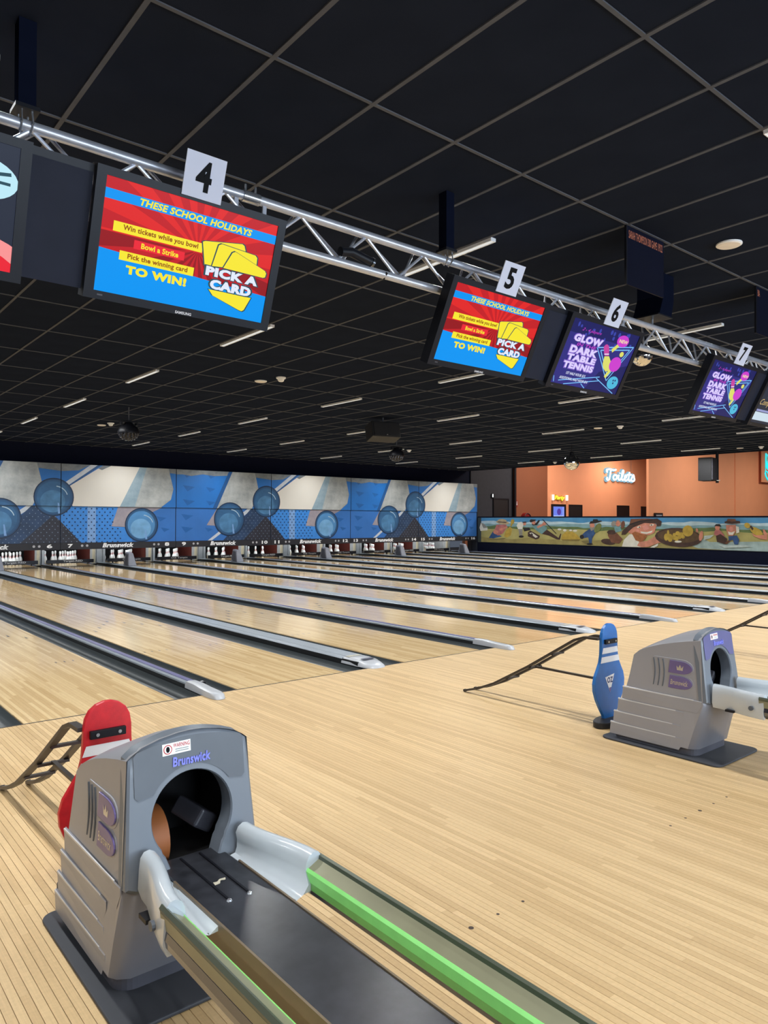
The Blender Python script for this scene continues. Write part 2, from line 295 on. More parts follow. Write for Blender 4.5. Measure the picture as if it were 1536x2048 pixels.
MURAL=[('white',[(21.849,1.092),(21.763,1.307),(21.591,1.265),(21.381,1.097),(21.381,0.979),(21.791,0.944)]),('grey',[(21.763,1.307),(21.619,1.073),(21.381,1.089),(21.591,1.265)]),('shade',[(21.505,0.63),(21.111,0.596),(20.346,0.675),(20.454,0.611),(21.111,0.563)]),('denim',[(21.307,0.655),(21.056,0.954),(20.807,0.811),(20.562,0.733),(21.055,0.631)]),('pink',[(20.973,1.017),(20.863,1.227),(20.347,1.231),(20.267,1.149),(20.508,0.858),(20.78,0.762),(21.028,0.87)]),('skin',[(20.783,0.879),(20.814,0.844),(20.866,0.824),(20.928,0.821),(20.988,0.837),(21.034,0.867),(21.058,0.908),(21.053,0.949),(21.021,0.983),(20.969,1.004),(20.907,1.006),(20.847,0.99),(20.802,0.96),(20.779,0.92)]),('skin',[(20.726,1.041),(20.294,1.169),(20.24,1.116),(20.644,0.959)]),('straw',[(20.164,1.283),(20.206,1.252),(20.311,1.234),(20.459,1.232),(20.621,1.249),(20.765,1.28),(20.863,1.319),(20.893,1.358),(20.85,1.391),(20.742,1.409),(20.592,1.409),(20.43,1.392),(20.288,1.361),(20.193,1.322)]),('straw',[(20.306,1.38),(20.333,1.349),(20.403,1.327),(20.501,1.319),(20.609,1.326),(20.705,1.347),(20.771,1.377),(20.791,1.411),(20.763,1.442),(20.692,1.463),(20.593,1.471),(20.485,1.464),(20.39,1.443),(20.326,1.413)]),('brown_dark',[(20.792,1.361),(20.305,1.338),(20.315,1.305),(20.803,1.328)]),('gold',[(20.454,0.735),(20.347,0.963),(20.134,1.15),(20.001,1.07),(20.08,0.783),(20.293,0.676)]),('gold',[(19.895,1.337),(19.92,1.291),(19.959,1.258),(20.003,1.244),(20.044,1.252),(20.073,1.281),(20.085,1.324),(20.078,1.374),(20.052,1.421),(20.013,1.454),(19.969,1.468),(19.929,1.459),(19.899,1.43),(19.887,1.387)]),('gold',[(20.002,1.213),(20.007,1.191),(20.021,1.174),(20.043,1.165),(20.066,1.164),(20.087,1.174),(20.102,1.191),(20.107,1.212),(20.102,1.233),(20.087,1.25),(20.066,1.26),(20.043,1.26),(20.022,1.251),(20.007,1.234)]),('white',[(19.766,1.194),(19.688,1.316),(19.507,1.357),(19.405,1.237),(19.456,1.056),(19.688,1.053)]),('grey',[(19.672,1.053),(19.558,1.054),(19.532,0.772),(19.62,0.771)]),('grey',[(19.558,1.054),(19.456,1.056),(19.455,0.762),(19.517,0.761)]),('black',[(19.384,0.747),(19.397,0.726),(19.434,0.708),(19.487,0.698),(19.547,0.697),(19.6,0.705),(19.638,0.721),(19.651,0.742),(19.638,0.763),(19.6,0.781),(19.547,0.791),(19.487,0.792),(19.434,0.784),(19.397,0.768)]),('skin',[(19.262,1.27),(19.27,1.242),(19.293,1.22),(19.325,1.207),(19.362,1.207),(19.394,1.219),(19.417,1.241),(19.425,1.269),(19.417,1.297),(19.394,1.32),(19.362,1.332),(19.325,1.332),(19.293,1.32),(19.27,1.298)]),('brown_dark',[(19.456,1.35),(19.278,1.366),(19.227,1.318),(19.43,1.309)]),('black',[(19.43,1.096),(19.1,1.12),(19.025,1.021),(19.353,0.956)]),('brown_dark',[(19.176,0.919),(19.05,1.0),(18.554,0.791),(18.603,0.691),(18.775,0.648),(19.175,0.759)]),('white',[(19.1,0.9),(18.95,0.914),(18.652,0.749),(18.775,0.707)]),('black',[(19.025,0.881),(18.95,0.89),(18.9,0.812),(18.959,0.795)]),('teal',[(18.975,1.18),(18.727,1.25),(18.215,1.148),(18.239,0.952),(18.457,0.859),(18.702,0.985)]),('brown_dark',[(18.457,0.871),(18.215,1.05),(17.647,0.731),(17.554,0.905),(17.517,0.886),(17.577,0.655),(17.74,0.671),(18.119,0.81)]),('skin',[(18.779,1.349),(18.774,1.304),(18.789,1.263),(18.821,1.236),(18.864,1.226),(18.909,1.237),(18.947,1.266),(18.972,1.307),(18.977,1.352),(18.962,1.393),(18.93,1.42),(18.887,1.43),(18.842,1.419),(18.803,1.39)]),('black',[(18.975,1.28),(18.85,1.241),(18.604,1.44),(18.555,1.4),(18.702,1.222),(18.925,1.209)]),('black',[(19.09,1.379),(19.025,1.459),(18.751,1.447),(18.801,1.392),(19.025,1.327)]),('skin',[(18.726,1.163),(18.384,1.303),(18.239,1.323),(18.287,1.245),(18.652,1.092)]),('skin',[(18.239,1.284),(18.249,1.254),(18.275,1.229),(18.314,1.215),(18.357,1.215),(18.396,1.228),(18.423,1.252),(18.433,1.283),(18.423,1.314),(18.396,1.338),(18.357,1.352),(18.314,1.352),(18.276,1.339),(18.249,1.314)]),('black',[(18.457,1.459),(18.384,1.44),(17.74,0.902),(17.764,0.882)]),('gold',[(17.531,0.676),(17.461,0.868),(17.278,0.978),(17.005,0.982),(16.782,0.88),(16.627,0.696),(17.096,0.617)]),('ochre_dark',[(17.531,0.676),(16.627,0.696),(16.693,0.634),(17.461,0.631)]),('white',[(17.264,1.031),(17.272,1.011),(17.295,0.995),(17.328,0.986),(17.365,0.985),(17.398,0.994),(17.421,1.009),(17.429,1.029),(17.421,1.049),(17.398,1.065),(17.365,1.074),(17.328,1.075),(17.295,1.066),(17.272,1.051)]),('white',[(16.773,1.022),(16.783,1.006),(16.81,0.993),(16.849,0.985),(16.893,0.984),(16.932,0.991),(16.96,1.004),(16.97,1.02),(16.96,1.036),(16.932,1.05),(16.893,1.058),(16.849,1.058),(16.81,1.051),(16.783,1.039)]),('white',[(17.508,1.066),(17.517,1.05),(17.543,1.036),(17.58,1.028),(17.621,1.028),(17.658,1.035),(17.684,1.048),(17.694,1.064),(17.684,1.081),(17.659,1.095),(17.621,1.102),(17.58,1.103),(17.543,1.096),(17.517,1.083)]),('white',[(17.006,1.034),(17.012,1.02),(17.031,1.008),(17.058,1.001),(17.088,1.0),(17.115,1.006),(17.134,1.018),(17.141,1.033),(17.134,1.048),(17.116,1.06),(17.088,1.067),(17.058,1.067),(17.031,1.061),(17.012,1.049)]),('shade',[(16.605,0.629),(16.299,0.659),(16.041,0.518),(16.342,0.495)]),('denim',[(16.256,1.074),(16.041,1.15),(15.956,0.949),(16.105,0.744),(16.127,0.541),(16.234,0.538),(16.277,0.777),(16.517,0.735),(16.627,0.808),(16.429,0.979)]),('skin',[(15.998,1.223),(16.009,1.179),(16.038,1.143),(16.081,1.122),(16.129,1.122),(16.172,1.141),(16.202,1.177),(16.213,1.222),(16.202,1.267),(16.172,1.303),(16.129,1.323),(16.081,1.323),(16.038,1.304),(16.009,1.268)]),('black',[(16.247,1.295),(16.17,1.388),(15.703,1.415),(15.682,1.379),(15.956,1.315)]),('black',[(16.084,1.388),(16.062,1.462),(15.871,1.462),(15.837,1.389)]),('green',[(15.753,1.08),(15.814,1.009),(15.885,0.962),(15.952,0.95),(16.001,0.973),(16.023,1.029),(16.013,1.105),(15.973,1.187),(15.911,1.258),(15.84,1.304),(15.774,1.316),(15.725,1.292),(15.704,1.236),(15.714,1.161)]),('black',[(16.487,0.844),(16.467,0.812),(16.466,0.776),(16.484,0.742),(16.517,0.718),(16.558,0.708),(16.6,0.715),(16.635,0.736),(16.655,0.768),(16.656,0.805),(16.638,0.838),(16.605,0.863),(16.563,0.872),(16.521,0.866)]),('black',[(16.084,0.531),(16.096,0.515),(16.132,0.501),(16.184,0.493),(16.241,0.491),(16.293,0.497),(16.329,0.508),(16.342,0.524),(16.329,0.541),(16.293,0.554),(16.241,0.563),(16.184,0.564),(16.132,0.559),(16.096,0.547)]),('grey',[(16.213,1.148),(15.998,1.168),(16.02,1.076),(16.148,1.02)]),('brown_dark',[(15.109,0.603),(15.146,0.559),(15.236,0.53),(15.361,0.521),(15.497,0.534),(15.617,0.567),(15.697,0.613),(15.721,0.663),(15.682,0.707),(15.59,0.736),(15.463,0.744),(15.327,0.73),(15.209,0.697),(15.131,0.652)]),('brown',[(15.412,1.029),(15.126,1.033),(14.805,0.736),(14.965,0.572),(15.289,0.618),(15.433,0.867)]),('brown_dark',[(15.073,0.988),(15.093,0.95),(15.146,0.919),(15.225,0.901),(15.312,0.9),(15.391,0.915),(15.446,0.944),(15.466,0.982),(15.446,1.02),(15.391,1.051),(15.312,1.068),(15.225,1.069),(15.146,1.054),(15.092,1.025)]),('teal',[(15.166,1.158),(14.924,1.196),(14.844,1.037),(15.106,0.98)]),('skin',[(14.9,1.303),(14.911,1.26),(14.94,1.225),(14.981,1.205),(15.028,1.205),(15.07,1.224),(15.099,1.259),(15.11,1.302),(15.099,1.345),(15.07,1.38),(15.028,1.4),(14.981,1.4),(14.939,1.381),(14.911,1.346)]),('grey',[(15.126,1.409),(14.984,1.452),(14.824,1.339),(14.884,1.268),(14.964,1.403)]),('grey',[(15.102,1.259),(15.137,1.223),(15.182,1.202),(15.227,1.201),(15.265,1.22),(15.287,1.255),(15.29,1.299),(15.271,1.344),(15.236,1.381),(15.192,1.401),(15.146,1.402),(15.109,1.383),(15.087,1.348),(15.084,1.304)]),('brown',[(14.726,1.256),(14.746,1.197),(14.777,1.152),(14.814,1.129),(14.849,1.134),(14.875,1.166),(14.887,1.218),(14.883,1.28),(14.863,1.34),(14.832,1.385),(14.795,1.407),(14.76,1.402),(14.734,1.37),(14.722,1.318)]),('white',[(14.844,0.47),(14.763,0.716),(14.542,0.918),(14.343,0.94),(14.147,0.624),(14.069,0.47)]),('skin',[(14.482,0.937),(14.522,1.116),(14.225,1.297),(13.647,1.371),(13.477,1.267),(13.571,0.987),(13.799,0.896),(14.069,0.944),(14.264,0.863)]),('beard',[(14.442,0.956),(14.323,1.029),(14.108,0.961),(13.838,0.878),(13.953,0.734),(14.147,0.606),(14.284,0.691)]),('skin',[(14.406,1.064),(14.416,1.017),(14.442,0.979),(14.481,0.958),(14.523,0.957),(14.562,0.977),(14.588,1.015),(14.598,1.061),(14.588,1.108),(14.562,1.146),(14.523,1.167),(14.481,1.168),(14.442,1.147),(14.416,1.11)]),('nose',[(14.049,1.228),(13.837,1.264),(13.761,1.125),(13.953,1.07)]),('white',[(14.108,1.032),(13.837,1.011),(13.628,1.074),(13.666,1.003),(13.876,0.947),(14.069,0.972)]),('white',[(14.089,1.197),(14.094,1.182),(14.114,1.168),(14.143,1.156),(14.177,1.15),(14.21,1.151),(14.233,1.159),(14.243,1.171),(14.238,1.186),(14.219,1.2),(14.189,1.212),(14.155,1.218),(14.123,1.217),(14.1,1.209)]),('white',[(13.583,1.277),(13.589,1.262),(13.61,1.248),(13.643,1.238),(13.679,1.233),(13.714,1.234),(13.738,1.242),(13.748,1.254),(13.742,1.269),(13.721,1.283),(13.689,1.294),(13.652,1.299),(13.618,1.297),(13.593,1.289)]),('black',[(14.112,1.185),(14.114,1.175),(14.122,1.168),(14.133,1.164),(14.145,1.163),(14.156,1.167),(14.164,1.175),(14.166,1.184),(14.164,1.193),(14.156,1.201),(14.145,1.205),(14.133,1.205),(14.122,1.201),(14.114,1.194)]),('black',[(13.65,1.262),(13.653,1.253),(13.66,1.246),(13.671,1.242),(13.683,1.242),(13.694,1.246),(13.701,1.253),(13.704,1.262),(13.701,1.271),(13.694,1.278),(13.683,1.283),(13.671,1.283),(13.66,1.279),(13.653,1.271)]),('nose',[(14.284,1.101),(14.186,1.12),(14.147,1.032),(14.245,1.02)]),('brown_dark',[(14.865,0.895),(14.824,1.04),(14.542,1.277),(13.991,1.44),(13.458,1.493),(13.29,1.389),(13.328,1.233),(13.458,1.215),(13.496,1.319),(13.953,1.334),(14.383,1.171),(14.702,0.916)]),('brown',[(14.542,1.277),(14.482,1.475),(13.952,1.493),(13.646,1.483),(13.628,1.441),(14.108,1.387)]),('black',[(14.534,1.295),(14.115,1.422),(13.631,1.469),(13.628,1.427),(14.1,1.376),(14.51,1.253)]),('skin',[(14.343,0.565),(14.147,0.659),(13.838,0.702),(13.571,0.848),(13.421,1.076),(13.384,1.042),(13.496,0.78),(13.31,0.663),(13.459,0.624),(13.8,0.492),(14.069,0.47)]),('white',[(14.562,0.613),(14.343,0.725),(14.147,0.666),(14.265,0.47),(14.482,0.47)]),('white',[(13.723,0.477),(13.421,0.625),(13.44,0.538),(13.572,0.47)]),('brown_dark',[(11.847,0.81),(11.893,0.715),(12.015,0.632),(12.201,0.569),(12.435,0.532),(12.697,0.526),(12.96,0.552),(13.198,0.607),(13.388,0.687),(13.507,0.785),(13.543,0.889),(13.491,0.989),(13.358,1.074),(13.158,1.136),(12.913,1.169),(12.648,1.17),(12.39,1.14),(12.163,1.082),(11.987,1.003),(11.879,0.909)]),('pan',[(11.941,0.87),(11.988,0.794),(12.117,0.729),(12.313,0.684),(12.556,0.662),(12.816,0.668),(13.063,0.702),(13.265,0.76),(13.396,0.834),(13.439,0.916),(13.387,0.995),(13.248,1.062),(13.04,1.106),(12.79,1.125),(12.53,1.115),(12.291,1.079),(12.101,1.021),(11.98,0.948)]),('gold',[(13.044,0.851),(13.052,0.797),(13.075,0.754),(13.107,0.729),(13.143,0.728),(13.175,0.752),(13.198,0.794),(13.206,0.848),(13.198,0.902),(13.175,0.946),(13.143,0.97),(13.107,0.971),(13.075,0.947),(13.052,0.905)]),('gold',[(12.884,0.827),(12.894,0.768),(12.92,0.719),(12.958,0.692),(13.0,0.691),(13.038,0.717),(13.064,0.764),(13.074,0.823),(13.064,0.883),(13.038,0.931),(13.0,0.958),(12.958,0.959),(12.92,0.933),(12.894,0.886)]),('gold',[(12.769,0.881),(12.776,0.827),(12.794,0.784),(12.82,0.76),(12.848,0.759),(12.874,0.782),(12.892,0.825),(12.899,0.878),(12.892,0.932),(12.874,0.975),(12.848,0.999),(12.819,0.999),(12.793,0.976),(12.775,0.934)]),('gold',[(12.68,0.797),(12.686,0.753),(12.704,0.717),(12.73,0.697),(12.759,0.696),(12.784,0.715),(12.802,0.75),(12.809,0.795),(12.802,0.839),(12.784,0.875),(12.758,0.895),(12.73,0.896),(12.704,0.877),(12.686,0.841)]),('gold',[(12.622,0.985),(12.631,0.952),(12.655,0.926),(12.689,0.911),(12.727,0.91),(12.762,0.924),(12.786,0.95),(12.794,0.982),(12.785,1.015),(12.762,1.041),(12.727,1.056),(12.689,1.057),(12.654,1.043),(12.631,1.017)]),('gold',[(12.498,0.953),(12.506,0.921),(12.528,0.895),(12.559,0.88),(12.594,0.879),(12.625,0.893),(12.647,0.918),(12.654,0.951),(12.647,0.983),(12.625,1.009),(12.593,1.024),(12.559,1.025),(12.527,1.011),(12.506,0.985)]),('gold',[(12.566,0.861),(12.573,0.831),(12.592,0.807),(12.621,0.794),(12.653,0.793),(12.681,0.805),(12.701,0.829),(12.708,0.858),(12.701,0.888),(12.681,0.912),(12.653,0.925),(12.621,0.926),(12.592,0.913),(12.573,0.89)]),('gold',[(12.449,0.87),(12.455,0.843),(12.473,0.822),(12.498,0.81),(12.527,0.809),(12.552,0.82),(12.57,0.841),(12.576,0.867),(12.57,0.894),(12.552,0.915),(12.527,0.928),(12.498,0.928),(12.473,0.917),(12.455,0.896)]),('gold',[(13.008,0.962),(13.012,0.902),(13.024,0.854),(13.042,0.827),(13.061,0.827),(13.079,0.853),(13.091,0.901),(13.095,0.96),(13.091,1.02),(13.079,1.068),(13.061,1.095),(13.042,1.095),(13.024,1.069),(13.012,1.021)]),('gold',[(12.156,1.076),(12.17,1.004),(12.211,0.943),(12.272,0.901),(12.344,0.885),(12.416,0.898),(12.478,0.938),(12.519,0.999),(12.533,1.071),(12.519,1.143),(12.477,1.205),(12.416,1.247),(12.343,1.262),(12.271,1.248),(12.21,1.208),(12.17,1.147)]),('white',[(12.562,0.705),(12.575,0.69),(12.61,0.678),(12.662,0.67),(12.719,0.668),(12.771,0.673),(12.807,0.684),(12.82,0.699),(12.807,0.714),(12.771,0.727),(12.719,0.735),(12.662,0.736),(12.61,0.731),(12.575,0.72)]),('skin',[(11.822,0.904),(11.842,0.831),(11.871,0.775),(11.904,0.746),(11.934,0.75),(11.955,0.787),(11.962,0.849),(11.956,0.924),(11.935,0.997),(11.906,1.053),(11.873,1.082),(11.843,1.077),(11.823,1.04),(11.815,0.978)]),('skin',[(11.985,1.105),(11.981,1.074),(11.985,1.046),(11.997,1.028),(12.015,1.023),(12.034,1.032),(12.052,1.054),(12.065,1.083),(12.069,1.115),(12.065,1.143),(12.053,1.161),(12.035,1.165),(12.015,1.156),(11.997,1.135)]),('pink',[(11.453,0.971),(11.419,1.118),(11.288,1.152),(11.093,0.929),(11.256,0.877)]),('skin',[(11.258,1.202),(11.266,1.159),(11.288,1.125),(11.32,1.106),(11.355,1.105),(11.386,1.124),(11.408,1.158),(11.416,1.2),(11.408,1.243),(11.386,1.277),(11.354,1.296),(11.319,1.296),(11.288,1.277),(11.266,1.244)]),('black',[(11.452,1.232),(11.386,1.308),(11.255,1.309),(11.206,1.225),(11.353,1.243)]),('brown_dark',[(11.387,0.923),(11.239,0.991),(11.013,0.834),(11.062,0.655),(11.354,0.729)]),('brown',[(11.094,0.703),(10.805,0.934),(10.758,0.919),(11.029,0.656)]),('skin',[(11.06,1.284),(10.741,1.286),(10.726,1.095),(10.837,0.934),(10.997,0.947),(11.045,1.123)]),('nose',[(10.83,1.158),(10.837,1.124),(10.854,1.097),(10.88,1.082),(10.908,1.082),(10.934,1.096),(10.952,1.123),(10.958,1.156),(10.951,1.19),(10.934,1.217),(10.908,1.232),(10.88,1.232),(10.854,1.217),(10.836,1.191)]),('brown_dark',[(11.109,1.381),(10.964,1.445),(10.615,1.408),(10.6,1.344),(10.868,1.317),(11.092,1.342)]),('brown',[(11.028,1.429),(11.002,1.484),(10.757,1.478),(10.735,1.408),(10.868,1.388)]),('white',[(10.996,1.075),(10.885,1.045),(10.773,1.088),(10.837,0.966),(10.965,0.97)]),('denim',[(10.981,0.915),(10.711,0.952),(10.632,0.81),(10.68,0.666),(10.79,0.663),(10.837,0.805),(10.965,0.77)]),('white',[(10.741,1.254),(10.647,1.223),(10.632,1.049),(10.726,1.015)]),('ripple',[(11.322,0.648),(10.965,0.626),(10.523,0.654),(10.216,0.616),(10.524,0.575),(11.126,0.54)]),('ripple',[(11.787,0.916),(11.453,0.955),(11.586,0.838),(11.787,0.784)]),('gold',[(10.298,1.223),(10.323,1.197),(10.361,1.186),(10.403,1.192),(10.441,1.215),(10.468,1.248),(10.477,1.287),(10.468,1.323),(10.442,1.349),(10.404,1.36),(10.362,1.354),(10.325,1.331),(10.298,1.298),(10.289,1.259)]),('gold',[(9.926,0.982),(9.966,0.952),(10.035,0.949),(10.118,0.973),(10.2,1.021),(10.264,1.082),(10.297,1.144),(10.293,1.195),(10.252,1.225),(10.182,1.227),(10.099,1.202),(10.017,1.154),(9.954,1.094),(9.922,1.032)]),('brown_dark',[(10.306,1.242),(10.26,1.274),(10.184,1.165),(10.23,1.117)]),('skin',[(10.245,1.039),(10.124,0.962),(9.883,0.982),(9.776,1.03),(9.777,0.83),(9.973,0.856),(10.184,0.939)]),('skin',[(9.913,1.168),(9.868,1.153),(9.776,1.015),(9.776,0.938),(9.883,1.013)])]
# ================================================================== THE SETTING
ZC = 3.57              # ceiling
FOUL = 5.40            # foul line
YM = 21.95             # face of the upper masking panels
XR = 23.62             # face of the mural wall
# ---- floor: sub-floor with single boards on the approach
floor = struct(box('floor', -3.2, 23.55, -1.2, FOUL, -0.06, -0.006, mat('sub_floor_dark', C(58, 42, 28), 0.9, spec=0.1)), 'blond timber strip approach in front of the lanes')
pm = bpy.data.meshes.new('plank')
w = BW/2-0.0007
V = [(-w, -0.8, -0.02), (w, -0.8, -0.02), (w, FOUL-0.006, -0.02), (-w, FOUL-0.006, -0.02), (-w, -0.8, -0.0006), (w, -0.8, -0.0006), (w, FOUL-0.006, -0.0006), (-w, FOUL-0.006, -0.0006)]
i = 0.0007
V += [(-w+i, -0.8, 0), (w-i, -0.8, 0), (w-i, FOUL-0.006, 0), (-w+i, FOUL-0.006, 0)]
pm.from_pydata([(a, b, c) for a, b, c in V], [], [(0, 1, 5, 4), (1, 2, 6, 5), (2, 3, 7, 6), (3, 0, 4, 7), (4, 5, 9, 8), (5, 6, 10, 9), (6, 7, 11, 10), (7, 4, 8, 11), (8, 9, 10, 11)])
pm.materials.append(M_APP)
K0 = 13                # first single board
off = floor.location
for k in range(K0, K0+300):
    o = bpy.data.objects.new('plank', pm); COL.objects.link(o); o.parent = floor; o.location = Vector(((k+0.5)*BW, 0, 0))-off
b = MB()
for k in list(range(-115, K0))+list(range(K0+300, 847)):
    x = (k+0.5)*BW; b.add([(x+a, c, d) for a, c, d in V], [tuple(p.vertices) for p in pm.polygons])
o = mesh('plank_field', b.V, b.F, M_APPF, floor); o['kind'] = 'stuff'
box('foul_line', -3.2, 23.5, FOUL-0.005, FOUL+0.012, -0.02, 0.0006, mat('foul_line_dark', C(52, 42, 34), 0.6), floor)
struct(box('floor_concourse', -3.2, 48, -6.2, -1.2, -0.08, -0.004, concrete), 'dark carpet behind the approach')
struct(box('floor_foyer', 23.55, 48, -1.2, 27, -0.08, -0.004, concrete), 'dark carpet of the foyer beyond the mural wall')
struct(box('floor_lane_bed', -3.2, 23.55, FOUL+0.012, 25.4, -0.16, -0.11, black), 'black bed under the lanes')
# approach dots
dm = {}
for r in (0.006, 0.0095):
    me = bpy.data.meshes.new('approach_dot'); mb = MB().lathe((0, 0, 0), [(r, 0.0), (r, 0.0006)], 14); me.from_pydata(mb.V, [], mb.F); me.materials.append(mat('dot_dark', C(58, 44, 36), 0.5)); dm[r] = me
PAIR = 3.465
def lane_x(n): return 3.478 + PAIR*((n-5)//2) + (1.832 if n % 2 == 0 else 0.0)
for n in range(4, 10):
    for k in (-2, -1, 0, 1, 2):
        o = bpy.data.objects.new('approach_dot', dm[0.0095 if k == 0 else 0.006]); COL.objects.link(o); o.parent = floor
        o.location = Vector((lane_x(n)-0.0+k*0.1375-(0.035 if n % 2 else 0), 1.744, 0.0001))-off
# ---- walls
WALLS = [('wall_left', -3.3, -3.2, -6.2, 25.6, 0, ZC+0.1, navy, 'black wall left of the lanes'),
         ('wall_far', -3.2, 23.52, 22.35, 22.5, 3.0, ZC+0.05, navy, 'black fascia above the masking panels'),
         ('wall_pit', -3.2, 23.52, 25.4, 25.5, 0, 3.2, cloth, 'black wall behind the pin decks'),
         ('wall_corner', 23.52, 26.38, 22.3, 22.5, 0, 6.0, mat('charcoal_wall', C(52, 50, 56), 0.8), 'charcoal wall with a door beside the masking panels'),
         ('wall_foyer_side', 26.38, 28.80, 22.2, 22.5, 0, 6.0, shaded_orange, 'shaded orange wall with the red hose reel'),
         ('wall_foyer_far', 27.0, 48, 26.0, 26.2, 0, 6.0, orange, 'orange foyer wall carrying the neon signs and doors'),
         ('wall_foyer_pier', 30.8, 39.36, 18.0, 18.12, 0, 6.0, orange, 'orange foyer wall behind the hanging speaker'),
         ('wall_foyer_right', 39.36, 48, 17.96, 18.12, 0, 6.0, orange, 'brighter orange foyer wall at the right edge'),
         ('wall_back', -3.2, 48, -6.3, -6.2, 0, 6.0, mat('back_wall', C(150, 150, 150), 0.8), 'wall behind the bowlers'),
         ('wall_right', 48, 48.2, -6.2, 27, 0, 6.0, orange, 'far right foyer wall')]
WO = {}
for nm, x0, x1, y0, y1, z0, z1, m, lb in WALLS:
    WO[nm] = struct(box(nm, x0, x1, y0, y1, z0, z1, m), lb)
struct(box('trim_1', 26.30, 26.42, 22.15, 22.2, 0, 6.0, black), 'dark corner strip')
struct(box('trim_2', 23.28, 23.34, -6.2, 22.3, ZC, 6.0, navy), 'bulkhead at the edge of the black ceiling')
struct(box('ceiling_foyer', 23.28, 48.2, -6.2, 27, 6.0, 6.1, navy), 'dark high ceiling over the foyer')
for k, wx in enumerate((1.5, 6.0, 10.5)):
    t = thing('window_%d' % (k+1), 'tall shop-front window behind the bowlers', 'window', (wx, -6.19, 0.6)); t['kind'] = 'structure'
    b = MB()
    for s in (-1, 1): b.box(wx+s*1.65-0.05, wx+s*1.65+0.05, -6.2, -6.1, 0.55, 2.95); b.box(wx-1.6, wx+1.6, -6.2, -6.1, 1.75+s*1.15-0.05, 1.75+s*1.15+0.05)
    b.build('window_frame', black, t)
    box('pane', wx-1.6, wx+1.6, -6.19, -6.17, 0.65, 2.85, mat('day_glass', (0.75, 0.86, 1, 1), emit=1.0), t)  # glowing pane added to go with the fill lamps
# ---- suspended ceiling: slab, tees, tiles
ceil = struct(box('ceiling', -3.2, 23.28, -6.2, 22.4, ZC+0.03, ZC+0.08, black), 'black suspended ceiling with grey grid lines')
co = ceil.location
XG = [1.168+0.6*k for k in range(-7, 37)]
YG = [1.75+1.2*k for k in range(-6, 18)]
for x in XG: box('grid_tee', x-0.012, x+0.012, -6.2, 22.35, ZC, ZC+0.03, tee_m, ceil)
for y in YG: box('grid_cross_tee', -3.2, 23.28, y-0.010, y+0.010, ZC+0.0005, ZC+0.03, tee_m, ceil)
tm = bpy.data.meshes.new('ceiling_tile')
tm.from_pydata(boxv(-0.286, 0.286, -0.588, 0.588, 0, 0.02), [], BF); tm.materials.append(tile_m)
cells = [(x+0.3, y+0.6) for x in [XG[0]-0.6]+XG for y in [YG[0]-1.2]+YG]
def seen(c):
    d = Vector((c[0], c[1], ZC-1.4)); z = d.dot(fw)
    return z > 0.3 and abs(d.dot(r2))/z < 0.56 and d.dot(u2)/z < 0.76
cells.sort(key=lambda c: (not seen(c), math.hypot(c[0], c[1])))
for c in cells[:300]:
    o = bpy.data.objects.new('ceiling_tile', tm); COL.objects.link(o); o.parent = ceil; o.location = Vector((c[0], c[1], ZC+0.006))-co
b = MB()
for c in cells[300:]:
    if c[0] < 23.1 and c[1] < 22.2: b.box(c[0]-0.286, c[0]+0.286, c[1]-0.588, c[1]+0.588, ZC+0.006, ZC+0.026)
o = mesh('ceiling_tile_field', b.V, b.F, tile_m, ceil); o['kind'] = 'stuff'

# ================================================================== LANES
LW = 1.085
for n in range(3, 17):
    x = lane_x(n)
    la = box('bowling_lane', x-LW/2, x+LW/2, FOUL+0.012, 25.2, -0.10, 0.0, M_LANE)
    tag(la, 'polished maple lane leading to the pins under number %s' % NW[n], 'bowling lane', 'bowling lanes')
    fr = Frame((x, 0, 0), (1, 0, 0), (0, 1, 0)); ar = []
    for k in (-3, -2, -1, 0, 1, 2, 3):
        ax, ay = k*0.139, FOUL+4.75-abs(k)*0.27
        ar.append([(ax-0.016, ay-0.08), (ax+0.016, ay-0.08), (ax, ay+0.08)])
    for k in (-4.3, -3.6, -2.9, -2.2, 2.2, 2.9, 3.6, 4.3): ar.append(rect(k*0.115-0.006, k*0.115+0.006, FOUL+2.1, FOUL+2.16))
    decal('arrow_markers', fr, ar, 0.0006, mat('arrow_dark', C(70, 50, 36), 0.3, coat=1.0), la)
def gutter(n, side, xa, xb):
    """U-shaped channel between lane edge xa and divider xb"""
    V = []; F = []; K = 10; xm = (xa+xb)/2; r = abs(xb-xa)/2
    ys = [FOUL+0.012, 23.4]
    for y in ys:
        for k in range(K+1):
            t = math.pi*k/K; V.append((xm-r*math.cos(t), y, -0.008-0.085*math.sin(t)**0.8))
        for k in range(K, -1, -1):
            t = math.pi*k/K; V.append((xm-r*1.0*math.cos(t), y, -0.014-0.088*math.sin(t)**0.8))
    m = 2*(K+1)
    for k in range(m): F.append((k, (k+1) % m, m+(k+1) % m, m+k))
    F.append(tuple(range(m-1, -1, -1))); F.append(tuple(range(m, 2*m)))
    o = mesh('lane_gutter', V, F, gutter_m, smooth=True); shade(o)
    tag(o, 'dark grey channel gutter along the %s edge of lane %s' % (side, NW[n]), 'gutter', 'gutters')
